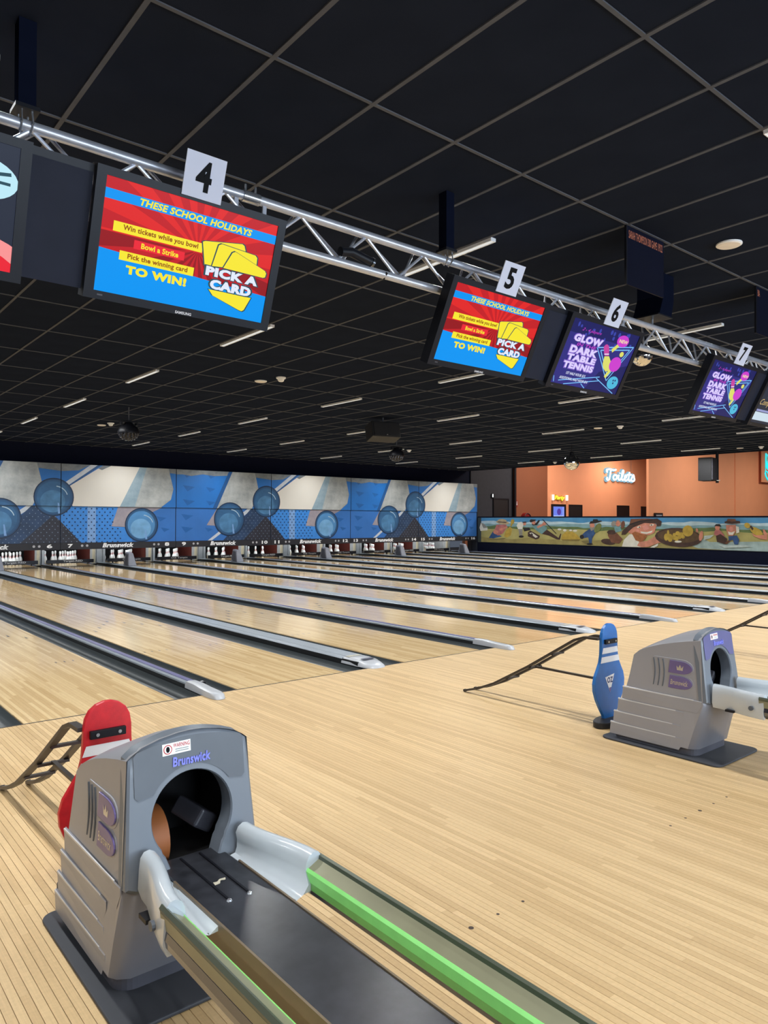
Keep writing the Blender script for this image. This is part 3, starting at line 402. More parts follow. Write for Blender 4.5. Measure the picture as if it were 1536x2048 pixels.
def divider_wide(n, x):
    """flat aluminium ball-track cover between the two lanes of a pair"""
    t = thing('lane_divider', 'wide flat silver capping between lanes %s and %s' % (NW[n], NW[n+1]), 'lane divider', (x, FOUL, 0), 'wide cappings')
    h = 0.055; y0, y1 = FOUL+0.12, 23.4
    MB().box(x-0.125, x+0.125, y0, y1, -0.10, h-0.012).build('side_wall', capdark, t)
    pr = [(x-0.128, h-0.014), (x-0.122, h-0.003), (x-0.10, h), (x-0.07, h), (x-0.066, h-0.004), (x-0.060, h-0.004), (x-0.056, h+0.001), (x+0.095, h+0.001), (x+0.122, h-0.003), (x+0.128, h-0.014)]
    MB().prism([(a, y0+0.25, z) for a, z in pr], (0, y1-y0-0.25, 0)).build('cap', cap_m, t)
    V = []; F = []; prof = [(y0+0.26, h+0.004, 0.130), (y0+0.12, h+0.006, 0.130), (y0, h+0.0, 0.126), (y0-0.10, h-0.018, 0.115), (y0-0.165, h-0.034, 0.098), (y0-0.185, 0.001, 0.088)]
    for y, z, hw in prof:
        for a, q in ((-1, 0), (-0.95, 0.55), (-0.82, 0.92), (-0.5, 1), (0, 1.02), (0.5, 1), (0.82, 0.92), (0.95, 0.55), (1, 0)):
            V.append((x+a*hw, y + (0.03*abs(a)**3 if y < y0 else 0), 0.001+(z-0.001)*q if y < y0+0.0 else max(0.001, z*q)))
    for i in range(len(prof)-1):
        for k in range(8): F.append((i*9+k, i*9+k+1, (i+1)*9+k+1, (i+1)*9+k))
    F.append(tuple(range(8, -1, -1)))
    o = mesh('end_cap', V, F, nose_m, t, smooth=True); shade(o, 50)
    fr = Frame((x, y0, h+0.006), (1, 0, 0), (0, 1, 0))
    decal('label_plate', fr, [rect(-0.07, 0.07, -0.02, 0.035)], 0.003, mat('label_dark', C(60, 60, 78), 0.4), t)
    decal('tape', fr, [rect(-0.09, 0.07, 0.19, 0.24)], 0.003, mat('tape_clear', C(205, 200, 180), 0.3), t)
def divider_narrow(n, x):
    """slim rail with a purple top between two pairs"""
    t = thing('lane_divider', 'slim purple-topped rail between lanes %s and %s' % (NW[n], NW[n+1]), 'lane divider', (x, FOUL, 0), 'slim rails')
    y0, y1 = FOUL+0.30, 23.4
    MB().box(x-0.042, x+0.042, FOUL+0.02, y1, -0.10, 0.03).build('side_wall', capdark, t)
    MB().prism([(x-0.046, y0, 0.028), (x-0.046, y0, 0.042), (x-0.030, y0, 0.052), (x-0.024, y0, 0.050), (x+0.024, y0, 0.050), (x+0.030, y0, 0.052), (x+0.046, y0, 0.042), (x+0.046, y0, 0.028)], (0, y1-y0, 0)).build('rail', cap_m, t)
    MB().box(x-0.020, x+0.026, y0, y1, 0.050, 0.056).build('rail_insert', purple_m, t)
    V = []; F = []; prof = [(y0+0.01, 0.060, 0.050), (y0-0.12, 0.062, 0.052), (y0-0.26, 0.052, 0.056), (y0-0.42, 0.046, 0.058), (y0-0.50, 0.040, 0.050), (y0-0.53, 0.002, 0.040)]
    for y, z, hw in prof:
        for a, q in ((-1, 0), (-0.98, 0.5), (-0.85, 0.88), (-0.45, 1), (0.45, 1), (0.85, 0.88), (0.98, 0.5), (1, 0)):
            V.append((x+a*hw, y+(0.02*abs(a)**3), 0.001+(z-0.001)*q))
    for i in range(len(prof)-1):
        for k in range(7): F.append((i*8+k, i*8+k+1, (i+1)*8+k+1, (i+1)*8+k))
    F.append(tuple(range(7, -1, -1)))
    o = mesh('end_cap', V, F, nose_m, t, smooth=True); shade(o, 50)
    if n == 4:
        s = MB().box(x+0.075, x+0.125, FOUL+0.30, FOUL+0.37, -0.02, 0.035).build('sensor', black, t, bevel=0.004)
        fr = Frame((x+0.1, FOUL+0.335, 0.036), (1, 0, 0), (0, 1, 0)); decal('sensor_label', fr, [rect(-0.012, 0.012, -0.02, 0.0)], 0.0006, white, s)
for n in range(3, 17):
    x = lane_x(n); even = n % 2 == 0
    # left and right neighbours
    if even: xl = x-LW/2-0.2365; xr = x+LW/2+0.2285
    else: xl = x-LW/2-0.2285; xr = x+LW/2+0.2365
    gutter(n, 'left', xl, x-LW/2-0.002); gutter(n, 'right', x+LW/2+0.002, xr)
    if even: divider_narrow(n, x+LW/2+0.2345+0.042)
    else: divider_wide(n, x+LW/2+0.2415+0.13)
# ================================================================== MASKING PANELS
def pm_(name, c, **k): return mat('print_'+name, c, 0.45, **k)
def marble(name, c0, c1, sc=1.6):
    if name in MATS: return MATS[name]
    m = mat(name, c0, 0.45); nt = m.node_tree
    for n in nt.nodes:
        if n.type == 'VALTORGB': n.color_ramp.elements[0].color = c0; n.color_ramp.elements[1].color = c1; n.color_ramp.elements[0].position = 0.25; n.color_ramp.elements[1].position = 0.72
        if n.type == 'TEX_NOISE': n.inputs['Scale'].default_value = sc; n.inputs['Detail'].default_value = 9; n.inputs['Roughness'].default_value = 0.68
    return m
p_blue = pm_('blue', C(36, 112, 192), var=0.10, scale=1.2); p_blue2 = pm_('blue_low', C(52, 112, 188), var=0.10, scale=1.2); p_bright = pm_('blue_bright', C(58, 134, 216), var=0.06)
p_bdark = pm_('blue_dark', C(34, 84, 142)); p_tri = pm_('blue_tri', C(30, 96, 168))
p_beige = pm_('beige', C(216, 212, 204), var=0.03, scale=1); p_marble = marble('print_marble', C(120, 128, 132), C(196, 200, 200))
p_mblue = marble('print_marble_blue', C(104, 136, 156), C(168, 186, 196)); p_cloud = marble('print_cloud', C(70, 84, 98), C(150, 156, 160), 2.2); p_pink = marble('print_marble_mauve', C(128, 124, 140), C(176, 166, 170))
p_night = pm_('night', C(40, 42, 56), var=0.25, scale=3); p_nightb = pm_('night_blue', C(38, 62, 96), var=0.3, scale=3); p_dot = pm_('dot', C(20, 48, 92)); p_dotl = pm_('dot_light', C(120, 140, 165)); p_white = pm_('pale', C(196, 204, 214)); p_col = pm_('column', C(120, 160, 212))
B0, B1, B2, B3, B4 = pm_('ball_rim', C(14, 30, 54)), pm_('ball_edge', C(32, 66, 104)), pm_('ball_body', C(50, 96, 140), var=0.18, scale=3), pm_('ball_inner', C(72, 122, 166), var=0.25, scale=4), pm_('ball_glint', C(176, 202, 220))
p_bball = pm_('ball_mid', C(42, 84, 126), var=0.12, scale=3)
B2L, B3L = pm_('ball_body_light', C(78, 136, 190), var=0.12, scale=3), pm_('ball_inner_light', C(112, 164, 208), var=0.15, scale=4)
BX0 = 6.215-3.468      # left edge of the panel over lanes 5 and 6
def tri(x, z, s=1.0): return [(x, z), (x+0.42*s, z-0.05), (x+0.16*s, z-0.20*s)]
UP = {'Q': [], 'P': []}
# print of the upper row, metres from the left edge of a blue panel; (material, outline)
UPPER = [(p_blue, rect(0, 6.936, 1.7, 3.1)),
 (p_tri, tri(0.22, 2.50)), (p_tri, tri(0.22, 2.05)), (p_tri, tri(1.02, 2.46, 0.8)), (p_tri, tri(1.02, 2.02, 0.8)), (p_tri, tri(0.2, 2.92, 0.9)), (p_tri, tri(1.05, 2.9, 0.8)),
 (p_cloud, [(0, 3.1), (1.9, 3.1), (1.80, 2.86), (1.3, 2.83), (0.9, 2.87), (0.5, 2.80), (0.2, 2.84), (0, 2.83)]),
 (p_bdark, [(1.84, 3.0), (1.97, 3.0), (1.40, 1.75), (1.25, 1.75)]), (p_marble, [(1.97, 3.0), (2.82, 3.0), (2.98, 2.35), (2.70, 1.75), (1.40, 1.75)]),
 (p_cloud, [(2.82, 3.0), (4.3, 3.0), (3.95, 2.82), (3.5, 2.78), (2.86, 2.84)]),
 (p_white, [(3.45, 2.36), (3.62, 2.34), (4.52, 3.0), (4.30, 3.0)]), (p_bdark, [(3.62, 2.34), (3.72, 2.34), (4.60, 3.0), (4.50, 3.0)]),
 (p_beige, [(3.80, 1.75), (3.62, 2.30), (4.66, 3.0), (5.76, 3.0), (5.14, 1.75)]), (p_cloud, [(4.50, 2.90), (4.66, 3.0), (4.90, 3.0), (4.62, 2.86)]),
 (p_mblue, [(5.76, 3.0), (6.0, 3.0), (5.60, 1.75), (5.14, 1.75)]), (p_marble, [(5.98, 3.0), (6.68, 3.0), (6.84, 2.36), (6.76, 2.02), (6.40, 1.75), (5.60, 1.75)]),
 (p_cloud, [(6.68, 3.0), (6.95, 3.0), (6.95, 2.84), (6.72, 2.86)])]
LOWER = [(p_blue2, rect(0, 3.468, 0.6, 1.9)), (p_bright, rect(3.468, 5.6, 0.6, 1.9)), (p_blue2, rect(5.55, 6.936, 0.6, 1.9)),
 (p_tri, tri(0.18, 1.58)), (p_tri, tri(0.18, 1.18)), (p_tri, tri(1.0, 1.14, 0.7)), (p_tri, tri(6.3, 1.5, 0.8)), (p_tri, tri(6.45, 1.15, 0.7)),
 (p_pink, [(1.45, 1.80), (1.06, 1.22), (1.38, 1.20), (1.85, 1.80)]), (p_white, [(1.02, 0.66), (1.16, 0.66), (2.55, 1.62), (2.75, 1.80), (2.6, 1.80)]),
 (p_nightb, [(1.60, 0.66), (2.40, 0.66), (3.32, 1.5), (3.2, 1.80), (2.72, 1.80)]), (p_night, [(2.34, 0.66), (3.28, 1.52), (3.46, 1.35), (4.10, 0.66)]),
 (p_col, rect(4.22, 4.46, 0.6, 1.9)), (p_pink, [(5.12, 1.80), (4.92, 1.19), (5.32, 1.17), (5.9, 1.5), (6.55, 1.80)])]
BALLS = [(3.28, 2.03, 0.545, 0), (1.88, 1.42, 0.56, 0), (5.84, 1.235, 0.52, 1)]
DOTS = []
for r in range(11):
    for k in range(16):
        x = 3.56+0.155*k+(0.078 if r % 2 else 0); z = 1.71-0.098*r
        if x < 5.0+0.25*(r > 5) and x > 3.50+max(0, (1.40-z)*0.72): DOTS.append((x, z))
DOTSL = []
for r in range(12):
    for k in range(16):
        x = 1.75+0.15*k+(0.075 if r % 2 else 0); z = 1.74-0.09*r
        if 1.62+(z-0.66)*1.05 < x < 4.05-(z-0.66)*0.7: DOTSL.append((x, z))
def ball_shapes(cx, cz, r, light):
    return [(B0, circ(cx, cz, r, n=36)), (B1, circ(cx, cz, r*0.965, n=36)), (p_bball, circ(cx-0.005, cz, r*0.91, n=32)), (B2L if light else B2, circ(cx-0.01, cz, r*0.82, n=32)), (B3L if light else B3, circ(cx-0.06*r, cz-0.22*r, r*0.62, r*0.58, n=28)),
            (B4, [(cx+r*0.62*math.cos(t)+0.02, cz+r*0.55*math.sin(t)) for t in [0.25+0.15*k for k in range(9)]]+[(cx+r*0.66*math.cos(t)+0.02, cz+r*0.60*math.sin(t)) for t in [1.45-0.15*k for k in range(9)]]),
            (p_col, [(cx+r*0.18, cz-r*0.3), (cx+r*0.24, cz-r*0.3), (cx+r*0.34, cz-r*0.86), (cx+r*0.22, cz-r*0.86)])]
def panel(row, pair):
    n0 = 5+2*pair; xl = BX0+3.468*pair; q = pair % 2; u0 = 3.468*q
    fr = Frame((xl-u0, YM if row == 'upper' else YM+0.03, 0), (1, 0, 0), (0, 0, 1))
    z0, z1 = (1.775, 2.995) if row == 'upper' else (0.715, 1.772)
    look = {('upper', 0): 'blue print with a grey marble wedge', ('upper', 1): 'broad cream band and grey marble print', ('lower', 0): 'blue print, ball and dark studded corner', ('lower', 1): 'dotted bright blue print with a pale ball'}[(row, q)]
    t = thing('masking_unit', '%s masking panel over lanes %s and %s, %s' % (row, NW[n0], NW[n0+1], look), 'masking unit', (xl+1.734, fr.o.y, z0), '%s row of masking panels' % row)
    box('board', xl+0.006, xl+3.462, fr.o.y+0.001, fr.o.y+0.04, z0 if row == 'upper' else 0.53, z1, mat('panel_edge', C(30, 36, 50), 0.5), t)
    x0, x1 = u0+0.012, u0+3.456; d = 0.001
    sh = [(m, p, 'print_shape') for m, p in (UPPER if row == 'upper' else LOWER)]
    if row == 'lower':
        for m, L_, nm in ((p_dot, DOTS, 0.022), (p_dotl, DOTSL, 0.013)): sh.append((m, [circ(x, z, nm, n=8) for x, z in L_], 'print_dots'))
    for cx, cz, r, l in BALLS: sh += [(m, p, 'print_ball') for m, p in ball_shapes(cx, cz, r, l)]
    for m, p, nm in sh:
        ps = p if nm == 'print_dots' else [p]
        ps = [clip(a, x0, x1, z0+0.004, z1) for a in ps]; ps = [a for a in ps if len(a) > 2]
        if ps: decal(nm, fr, ps, d, m, t); d += 0.0008
    if row == 'lower':
        f2 = Frame((xl, fr.o.y-0.03, 0), (1, 0, 0), (0, 0, 1))
        s = box('number_strip', xl+0.006, xl+3.462, f2.o.y, fr.o.y+0.04, 0.525, 0.716, mat('strip_black', C(34, 34, 42), 0.5), t)
        wl = mat('lettering_white', C(240, 240, 242), 0.5)
        text('Brunswick', f2, 1.18, 2.12, 0.562, 0.698, 0.002, wl, s, bold=0.05, shear=0.25)
        text(str(n0), f2, 0.20 if n0 < 10 else 0.14, 0.34, 0.575, 0.685, 0.002, wl, s, bold=0.04); text(str(n0+1), f2, 3.10, 3.25 if n0 < 9 else 3.33, 0.575, 0.685, 0.002, wl, s, bold=0.04)
        for cx in (0.60, 0.74, 2.76, 2.90): decal('indicator_dot', f2, [circ(cx, 0.63, 0.036, n=12)], 0.002, mat('dot_pale', C(176, 176, 182), 0.5), s)
for pair in range(-1, 6):
    panel('upper', pair); panel('lower', pair)

# ================================================================== PIN DECKS
PIN = [(0.0285, 0), (0.034, 0.01), (0.046, 0.06), (0.058, 0.11), (0.0605, 0.125), (0.057, 0.155), (0.045, 0.195), (0.031, 0.225), (0.0245, 0.25), (0.0235, 0.265), (0.0265, 0.29), (0.0325, 0.335), (0.0315, 0.352), (0.025, 0.37), (0.012, 0.380)]
PS = 1.05
pr_ = MB().lathe((0, 0, 0), [(r*PS, z*PS) for r, z in PIN], 16); pmesh = bpy.data.meshes.new('bowling_pin'); pmesh.from_pydata(pr_.V, [], pr_.F); pmesh.materials.append(pin_white)
for p in pmesh.polygons: p.use_smooth = True
def rad(z):
    for (r0, z0), (r1, z1) in zip(PIN, PIN[1:]):
        if z0 <= z <= z1: return r0+(r1-r0)*(z-z0)/(z1-z0)
st = MB()
for za, zb in ((0.232, 0.243), (0.262, 0.273)): st.lathe((0, 0, 0), [((rad(za)+0.0009)*PS, za*PS), ((rad(zb)+0.0009)*PS, zb*PS)], 16)
smesh = bpy.data.meshes.new('neck_stripes'); smesh.from_pydata(st.V, [], st.F); smesh.materials.append(pin_red)
PINPOS = [['front head pin'], ['left of the second row', 'right of the second row'], ['left of the third row', 'middle of the third row', 'right of the third row'], ['far left of the back row', 'inner left of the back row', 'inner right of the back row', 'far right of the back row']]
for n in range(5, 17):
    x = lane_x(n)
    for r in range(4):
        for k in range(r+1):
            o = link('bowling_pin', pmesh, None); o.location = (x+(k-r/2)*0.305, 23.75+0.264*r, 0)
            tag(o, 'white bowling pin, %s, racked under number %s' % (PINPOS[r][k], NW[n]), 'bowling pin', 'pins racked on lane %s' % NW[n])
            s = link('neck_stripes', smesh, None, o)
# side walls between the decks, with their pale front posts
for n in range(4, 17):
    even = n % 2 == 0
    x = lane_x(n)+LW/2+(0.274 if even else 0.3735)
    hw = 0.10 if even else 0.19; ya = 23.62
    if n == 16: lb = 'pale side wall at the right end of the pin decks'
    else: lb = 'pale-edged dark side wall between the pin decks of lanes %s and %s' % (NW[n], NW[n+1])
    t = thing('kickback', lb, 'side wall', (x, ya, 0), 'side walls between the pin decks')
    box('core', x-hw+0.02, x+hw-0.02, ya+0.08, 25.2, 0.0, 0.70, cloth, t)
    box('front_post', x-hw, x-hw+0.07, ya, ya+0.08, 0.0, 0.70, kick, t); box('front_post', x+hw-0.07, x+hw, ya, ya+0.08, 0.0, 0.70, kick_g, t)
    box('front_post', x-hw+0.078, x-hw+0.1, ya+0.01, ya+0.08, 0.0, 0.70, kick_g, t)
    if not even: box('front_panel', x-hw+0.115, x+hw-0.08, ya+0.02, ya+0.08, 0.02, 0.70, kick_g, t)
    box('side_panel', x-hw, x-hw+0.015, ya+0.081, ya+0.30, 0.0, 0.70, kick_g, t)
    box('side_panel', x-hw, x-hw+0.015, ya+0.31, 25.2, 0.0, 0.70, maroon if n < 16 else kick_g, t)
    box('side_panel', x+hw-0.015, x+hw, ya+0.081, 25.2, 0.0, 0.70, cloth, t)
for n in range(4, 17):
    x = lane_x(n); yb = 23.46
    t = thing('pit_front_board', 'low black board with pale lettering before the pins of lane %s' % NW[n], 'front board', (x, yb, 0), 'front boards before the pins')
    box('board', x-0.70, x+0.70, yb, yb+0.04, 0.045, 0.155, mat('board_black', C(34, 36, 46), 0.35), t, bevel=0.005)
    box('bracket', x-0.535, x-0.515, yb+0.005, yb+0.1, 0.0, 0.06, black, t); box('bracket', x+0.515, x+0.535, yb+0.005, yb+0.1, 0.0, 0.06, black, t)
    fr = Frame((x, yb, 0), (1, 0, 0), (0, 0, 1)); lm = mat('board_lettering', C(200, 204, 214), 0.5)
    text('OZ Tenpin' if n % 4 in (0, 1) else 'Target-RED', fr, -0.22, 0.36, 0.068, 0.14, 0.002, lm, t, bold=0.01 if n % 4 in (0, 1) else 0.03)
for n in range(3, 17, 2):
    x = lane_x(n)+LW/2+0.3735
    t = thing('ball_lift_cover', 'grey tapered cover on the capping between lanes %s and %s, near the pins' % (NW[n], NW[n+1]), 'cover', (x, 21.0, 0.058), 'tapered covers near the pins')
    b = MB(); b.add([(x-0.12, 20.75, 0.058), (x+0.12, 20.75, 0.058), (x+0.12, 21.2, 0.058), (x-0.12, 21.2, 0.058), (x-0.06, 20.9, 0.43), (x+0.06, 20.9, 0.43), (x+0.07, 21.15, 0.45), (x-0.07, 21.15, 0.45)], BF)
    b.build('shell', mat('cover_grey', C(120, 122, 132), 0.4), t, bevel=0.02)
    MB().add([(x-0.124, 20.8, 0.06), (x-0.118, 21.15, 0.06), (x-0.075, 21.15, 0.40), (x-0.075, 20.95, 0.38), (x-0.11, 20.8, 0.06), (x-0.105, 21.15, 0.06), (x-0.065, 21.15, 0.40), (x-0.065, 20.95, 0.38)], BF).build('side_plate', mat('cover_dark', C(66, 68, 76), 0.4), t)
for n in range(5, 17):
    area('pin_light', (lane_x(n), 23.35, 0.95), (math.radians(48), 0, 0), 1.1, 0.06, 14, (0.93, 0.98, 1.0))

tt = thing('mask_end_post', 'black upright post closing the right end of the masking panels', 'post', (23.58, 21.98, 0)); box('post', 23.562, 23.60, 21.96, 22.28, 0.03, 1.77, mat('panel_edge', C(30, 36, 50), 0.5), tt); box('foot', 23.562, 23.605, 21.95, 22.28, 0.0, 0.03, black, tt)
# ================================================================== MURAL WALL
mw = struct(box('wall_mural', XR+0.001, XR+0.2, 3.0, 22.2, 0, 1.575, navy), 'low black wall right of lane 16 carrying the painted gold-diggers mural')
t = thing('painted_mural', 'long painted mural of cartoon gold diggers on the low black wall', 'mural', (XR-0.02, 15, 0.46))
box('board', XR-0.02, XR, 4.0, 21.95, 0.455, 1.53, mat('mural_board', C(60, 70, 70), 0.5), t)
fm = Frame((XR-0.021, 0, 0), (0, -1, 0), (0, 0, 1))
def q_(n, c, **k): return mat('paint_'+n, c, 0.5, **k)
PM = {'skin': q_('skin', C(196, 130, 108), var=0.2, scale=6), 'nose': q_('nose', C(206, 140, 128), var=0.1), 'beard': q_('beard', C(150, 92, 54), var=0.2), 'brown_dark': q_('brown_dark', C(66, 46, 40), var=0.3, scale=6), 'brown': q_('brown', C(112, 72, 54), var=0.25, scale=6), 'white': q_('white', C(214, 212, 200), var=0.1, scale=6), 'denim': q_('denim', C(48, 78, 124), var=0.3, scale=6), 'gold': q_('gold', C(178, 150, 62), var=0.2, scale=6), 'grey': q_('grey', C(140, 138, 130), var=0.15), 'green': q_('green', C(112, 120, 66), var=0.2), 'black': q_('black', C(34, 30, 32)), 'pink': q_('pink', C(176, 106, 104), var=0.2, scale=6), 'teal': q_('teal', C(108, 148, 152), var=0.15), 'straw': q_('straw', C(176, 156, 122), var=0.15), 'ochre_dark': q_('ochre_dark', C(124, 108, 56)), 'pan': q_('pan', C(86, 66, 44), var=0.3), 'shade': q_('shade', C(118, 108, 66)), 'ripple': q_('ripple', C(176, 190, 186), var=0.15)}
ys = [22-0.25*k for k in range(1, 72)]
def wav(base, amp, s): return [(-y, base+amp*(math.sin(y*2.1+s)+0.6*math.sin(y*4.7+s*2)+0.4*math.sin(y*9.3+s))) for y in ys]
def band(lo, hi): return lo+hi[::-1]
flat = lambda z: [(-y, z) for y in ys]
d = 0.0006
for m, lo, hi in ((q_('sky', C(74, 138, 184), var=0.12, scale=2), flat(1.2), flat(1.52)), (q_('cloud', C(176, 200, 210), var=0.15, scale=3), flat(1.1), wav(1.36, 0.025, 1)), (q_('range', C(124, 160, 168), var=0.15, scale=3), flat(1.1), wav(1.27, 0.02, 4)), (q_('hill', C(92, 112, 70), var=0.25, scale=3), flat(1.0), wav(1.16, 0.025, 2)), (q_('field', C(168, 160, 100), var=0.16, scale=2), flat(0.47), wav(1.06, 0.02, 3)), (q_('sand', C(150, 138, 84), var=0.2, scale=3), flat(0.47), wav(0.66, 0.03, 6))):
    decal('painted_ground', fm, [band(lo, hi)], d, m, t); d += 0.0006
decal('painted_water', fm, [[(-12.0, 0.50), (-11.0, 0.47), (-9.0, 0.47), (-4.2, 0.47), (-4.2, 0.9), (-9.6, 0.78), (-11.6, 0.72), (-12.2, 0.98), (-12.6, 0.98), (-12.5, 0.66)]], d, q_('water', C(150, 170, 168), var=0.2, scale=4), t); d += 0.0006
for col, pts in MURAL:
    decal('painted_figure', fm, [[(-y, z) for y, z in pts]], d, PM[col], t); d += 0.00025
# ================================================================== TRUSS AND MONITORS
TY = 3.45; ZT, ZB = 3.125, 2.915
truss = thing('lighting_truss', 'long silver aluminium truss carrying the scoring monitors', 'truss', (4.4, TY, ZB))
X0T, X1T = -1.6, 12.0
REAR = (TY+0.17, ZT+0.085)
for nm, y, z, r in (('top_chord', TY, ZT, 0.025), ('bottom_chord', TY, ZB, 0.025), ('rear_chord', REAR[0], REAR[1], 0.016)):
    MB().tube([(X0T, y, z), (X1T, y, z)], r, 16).build(nm, alu, truss, smooth=True)
bm_ = {}
def brace(p, q, r=0.009):
    MB().tube([p, q], r, 8).build('brace', alu, truss, smooth=True)
st = 0.47
for k in range(int((X1T-X0T)/st)):
    x = X0T+0.1+k*st
    if x > 10.5: continue
    brace((x, TY, ZT-0.02), (x+st*0.46, TY, ZB+0.02)); brace((x+st*0.54, TY, ZB+0.02), (x+st*0.96, TY, ZT-0.02))
    brace((x+0.10, REAR[0], REAR[1]-0.01), (x+0.02+st*0.54, TY+0.01, ZB+0.02)); brace((x+st*0.62, TY+0.01, ZB+0.02), (x+0.06+st, REAR[0], REAR[1]-0.01))
for x in (1.93, 5.42, 8.9):
    b = MB()
    for s in (-1, 1): b.lathe((0, 0, 0), [(0.031, -0.012), (0.031, 0.012)], 16)
    b = MB().tube([(x-0.05, TY, ZT), (x+0.05, TY, ZT)], 0.031, 16); b.build('coupler', silver, truss, smooth=True)
    MB().tube([(x-0.03, TY, ZT+0.02), (x-0.03, TY, ZT+0.065)], 0.006, 8).tube([(x+0.03, TY, ZT+0.02), (x+0.03, TY, ZT+0.065)], 0.006, 8).build('coupler_bolt', silver, truss)
    for s in (-1, 1): MB().bar((x+s*0.085, TY, ZT-0.02), (x+s*0.085, TY+0.01, ZB+0.02), 0.022, 0.012).build('end_frame', alu, truss)
# spot lamp lying on the bottom chord
sl = thing('clip_lamp', 'small black clip lamp lying on the lower truss tube between monitors four and five', 'lamp', (2.62, TY, ZB+0.025))
MB().tube([(2.52, TY-0.01, ZB+0.06), (2.60, TY-0.01, ZB+0.075), (2.74, TY-0.02, ZB+0.045)], 0.028, 12).build('lamp_body', black, sl, smooth=True)
MB().tube([(2.74, TY-0.02, ZB+0.045), (2.755, TY-0.02, ZB+0.042)], 0.032, 12).build('lamp_ring', chrome, sl, smooth=True)
MB().tube([(2.86, TY, ZB-0.028), (2.86, TY-0.03, ZB), (2.86, TY, ZB+0.03)], 0.006, 8).build('cable', black, sl)
for x, lb in ((0.815, 'black square hanger post left of monitor four'), (3.40, 'black square hanger post above monitor five')):
    t = thing('truss_hanger', lb, 'hanger', (x, TY, ZT+0.02), 'truss hangers')
    box('post', x-0.036, x+0.036, TY-0.036, TY+0.036, ZT+0.07, ZC+0.005, mat('post_black', C(16, 20, 34), 0.9, spec=0.0), t)
    box('foot_plate', x-0.05, x+0.05, TY-0.05, TY+0.05, ZT+0.055, ZT+0.072, black, t)
    b = MB().tube([(x-0.02, TY-0.03, ZT+0.07), (x-0.02, TY-0.034, ZT), (x-0.02, TY, ZT-0.034), (x-0.02, TY+0.034, ZT), (x-0.02, TY+0.03, ZT+0.07)], 0.005, 6)
    b.tube([(x+0.02, TY-0.03, ZT+0.07), (x+0.025, TY-0.034, ZT), (x+0.02, TY, ZT-0.034), (x+0.015, TY+0.034, ZT), (x+0.02, TY+0.03, ZT+0.07)], 0.005, 6); b.build('shackle', silver, t)
t = thing('truss_hanger', 'wide black curved hanger bracket right of number card six', 'hanger', (6.0, TY, ZT+0.03), 'truss hangers')
b = MB(); pts = [(5.86, 3.205), (6.06, 3.205), (6.10, 3.35), (6.10, ZC), (5.93, ZC), (5.93, 3.38)]
b.prism([(x, TY-0.13, z) for x, z in pts], (0, 0.26, 0)); b.build('bracket', mat('post_black', C(16, 20, 34), 0.9, spec=0.0), t, bevel=0.004)
MB().tube([(5.96, TY, 3.10), (5.96, TY, 3.21)], 0.012, 8).build('bolt', silver, t); MB().bar((5.84, TY, 3.20), (6.08, TY, 3.20), 0.26, 0.012).build('foot_plate', black, t)
# ---- number cards and monitors
def E_(name, c): return mat('screen_'+name, c, emit=1.0, rough=0.3)
s_red, s_red2, s_dred, s_blue, s_yel, s_btn = E_('red', C(196, 30, 38)), E_('red_ray', C(226, 40, 40)), E_('dark_red', C(150, 22, 30)), E_('blue', C(0, 150, 244)), E_('yellow', C(248, 232, 52)), E_('button_red', C(236, 40, 56))
s_brown, s_slate, s_whiteb = E_('brown', C(150, 80, 20)), E_('slate', C(44, 78, 92)), E_('pale', C(228, 236, 255))
s_indigo, s_ind2, s_lav, s_mag, s_pink, s_yg, s_cyan, s_line, s_cream = E_('indigo', C(48, 46, 128)), E_('indigo_dark', C(30, 32, 96)), E_('lavender', C(222, 208, 255)), E_('magenta', C(204, 64, 206)), E_('pink', C(200, 70, 160)), E_('lime', C(222, 222, 110)), E_('cyan', C(78, 186, 222)), E_('line', C(120, 190, 250)), E_('cream', C(250, 226, 170))
s_glow = E_('glow', C(130, 100, 200)); s_grey = E_('charcoal', C(42, 48, 64)); s_pale2 = E_('pale_blue', C(190, 235, 248)); s_card = E_('card_pale', C(206, 224, 236)); s_lred = E_('light_red', C(250, 150, 150)); s_gold = E_('gold', C(214, 184, 120))
bezel_m = mat('bezel_black', C(20, 23, 32), 0.4, spec=0.25); panel_m = mat('filler_panel_charcoal', C(32, 36, 50), 0.6, spec=0.15)
SW, SH = 0.447, 0.254
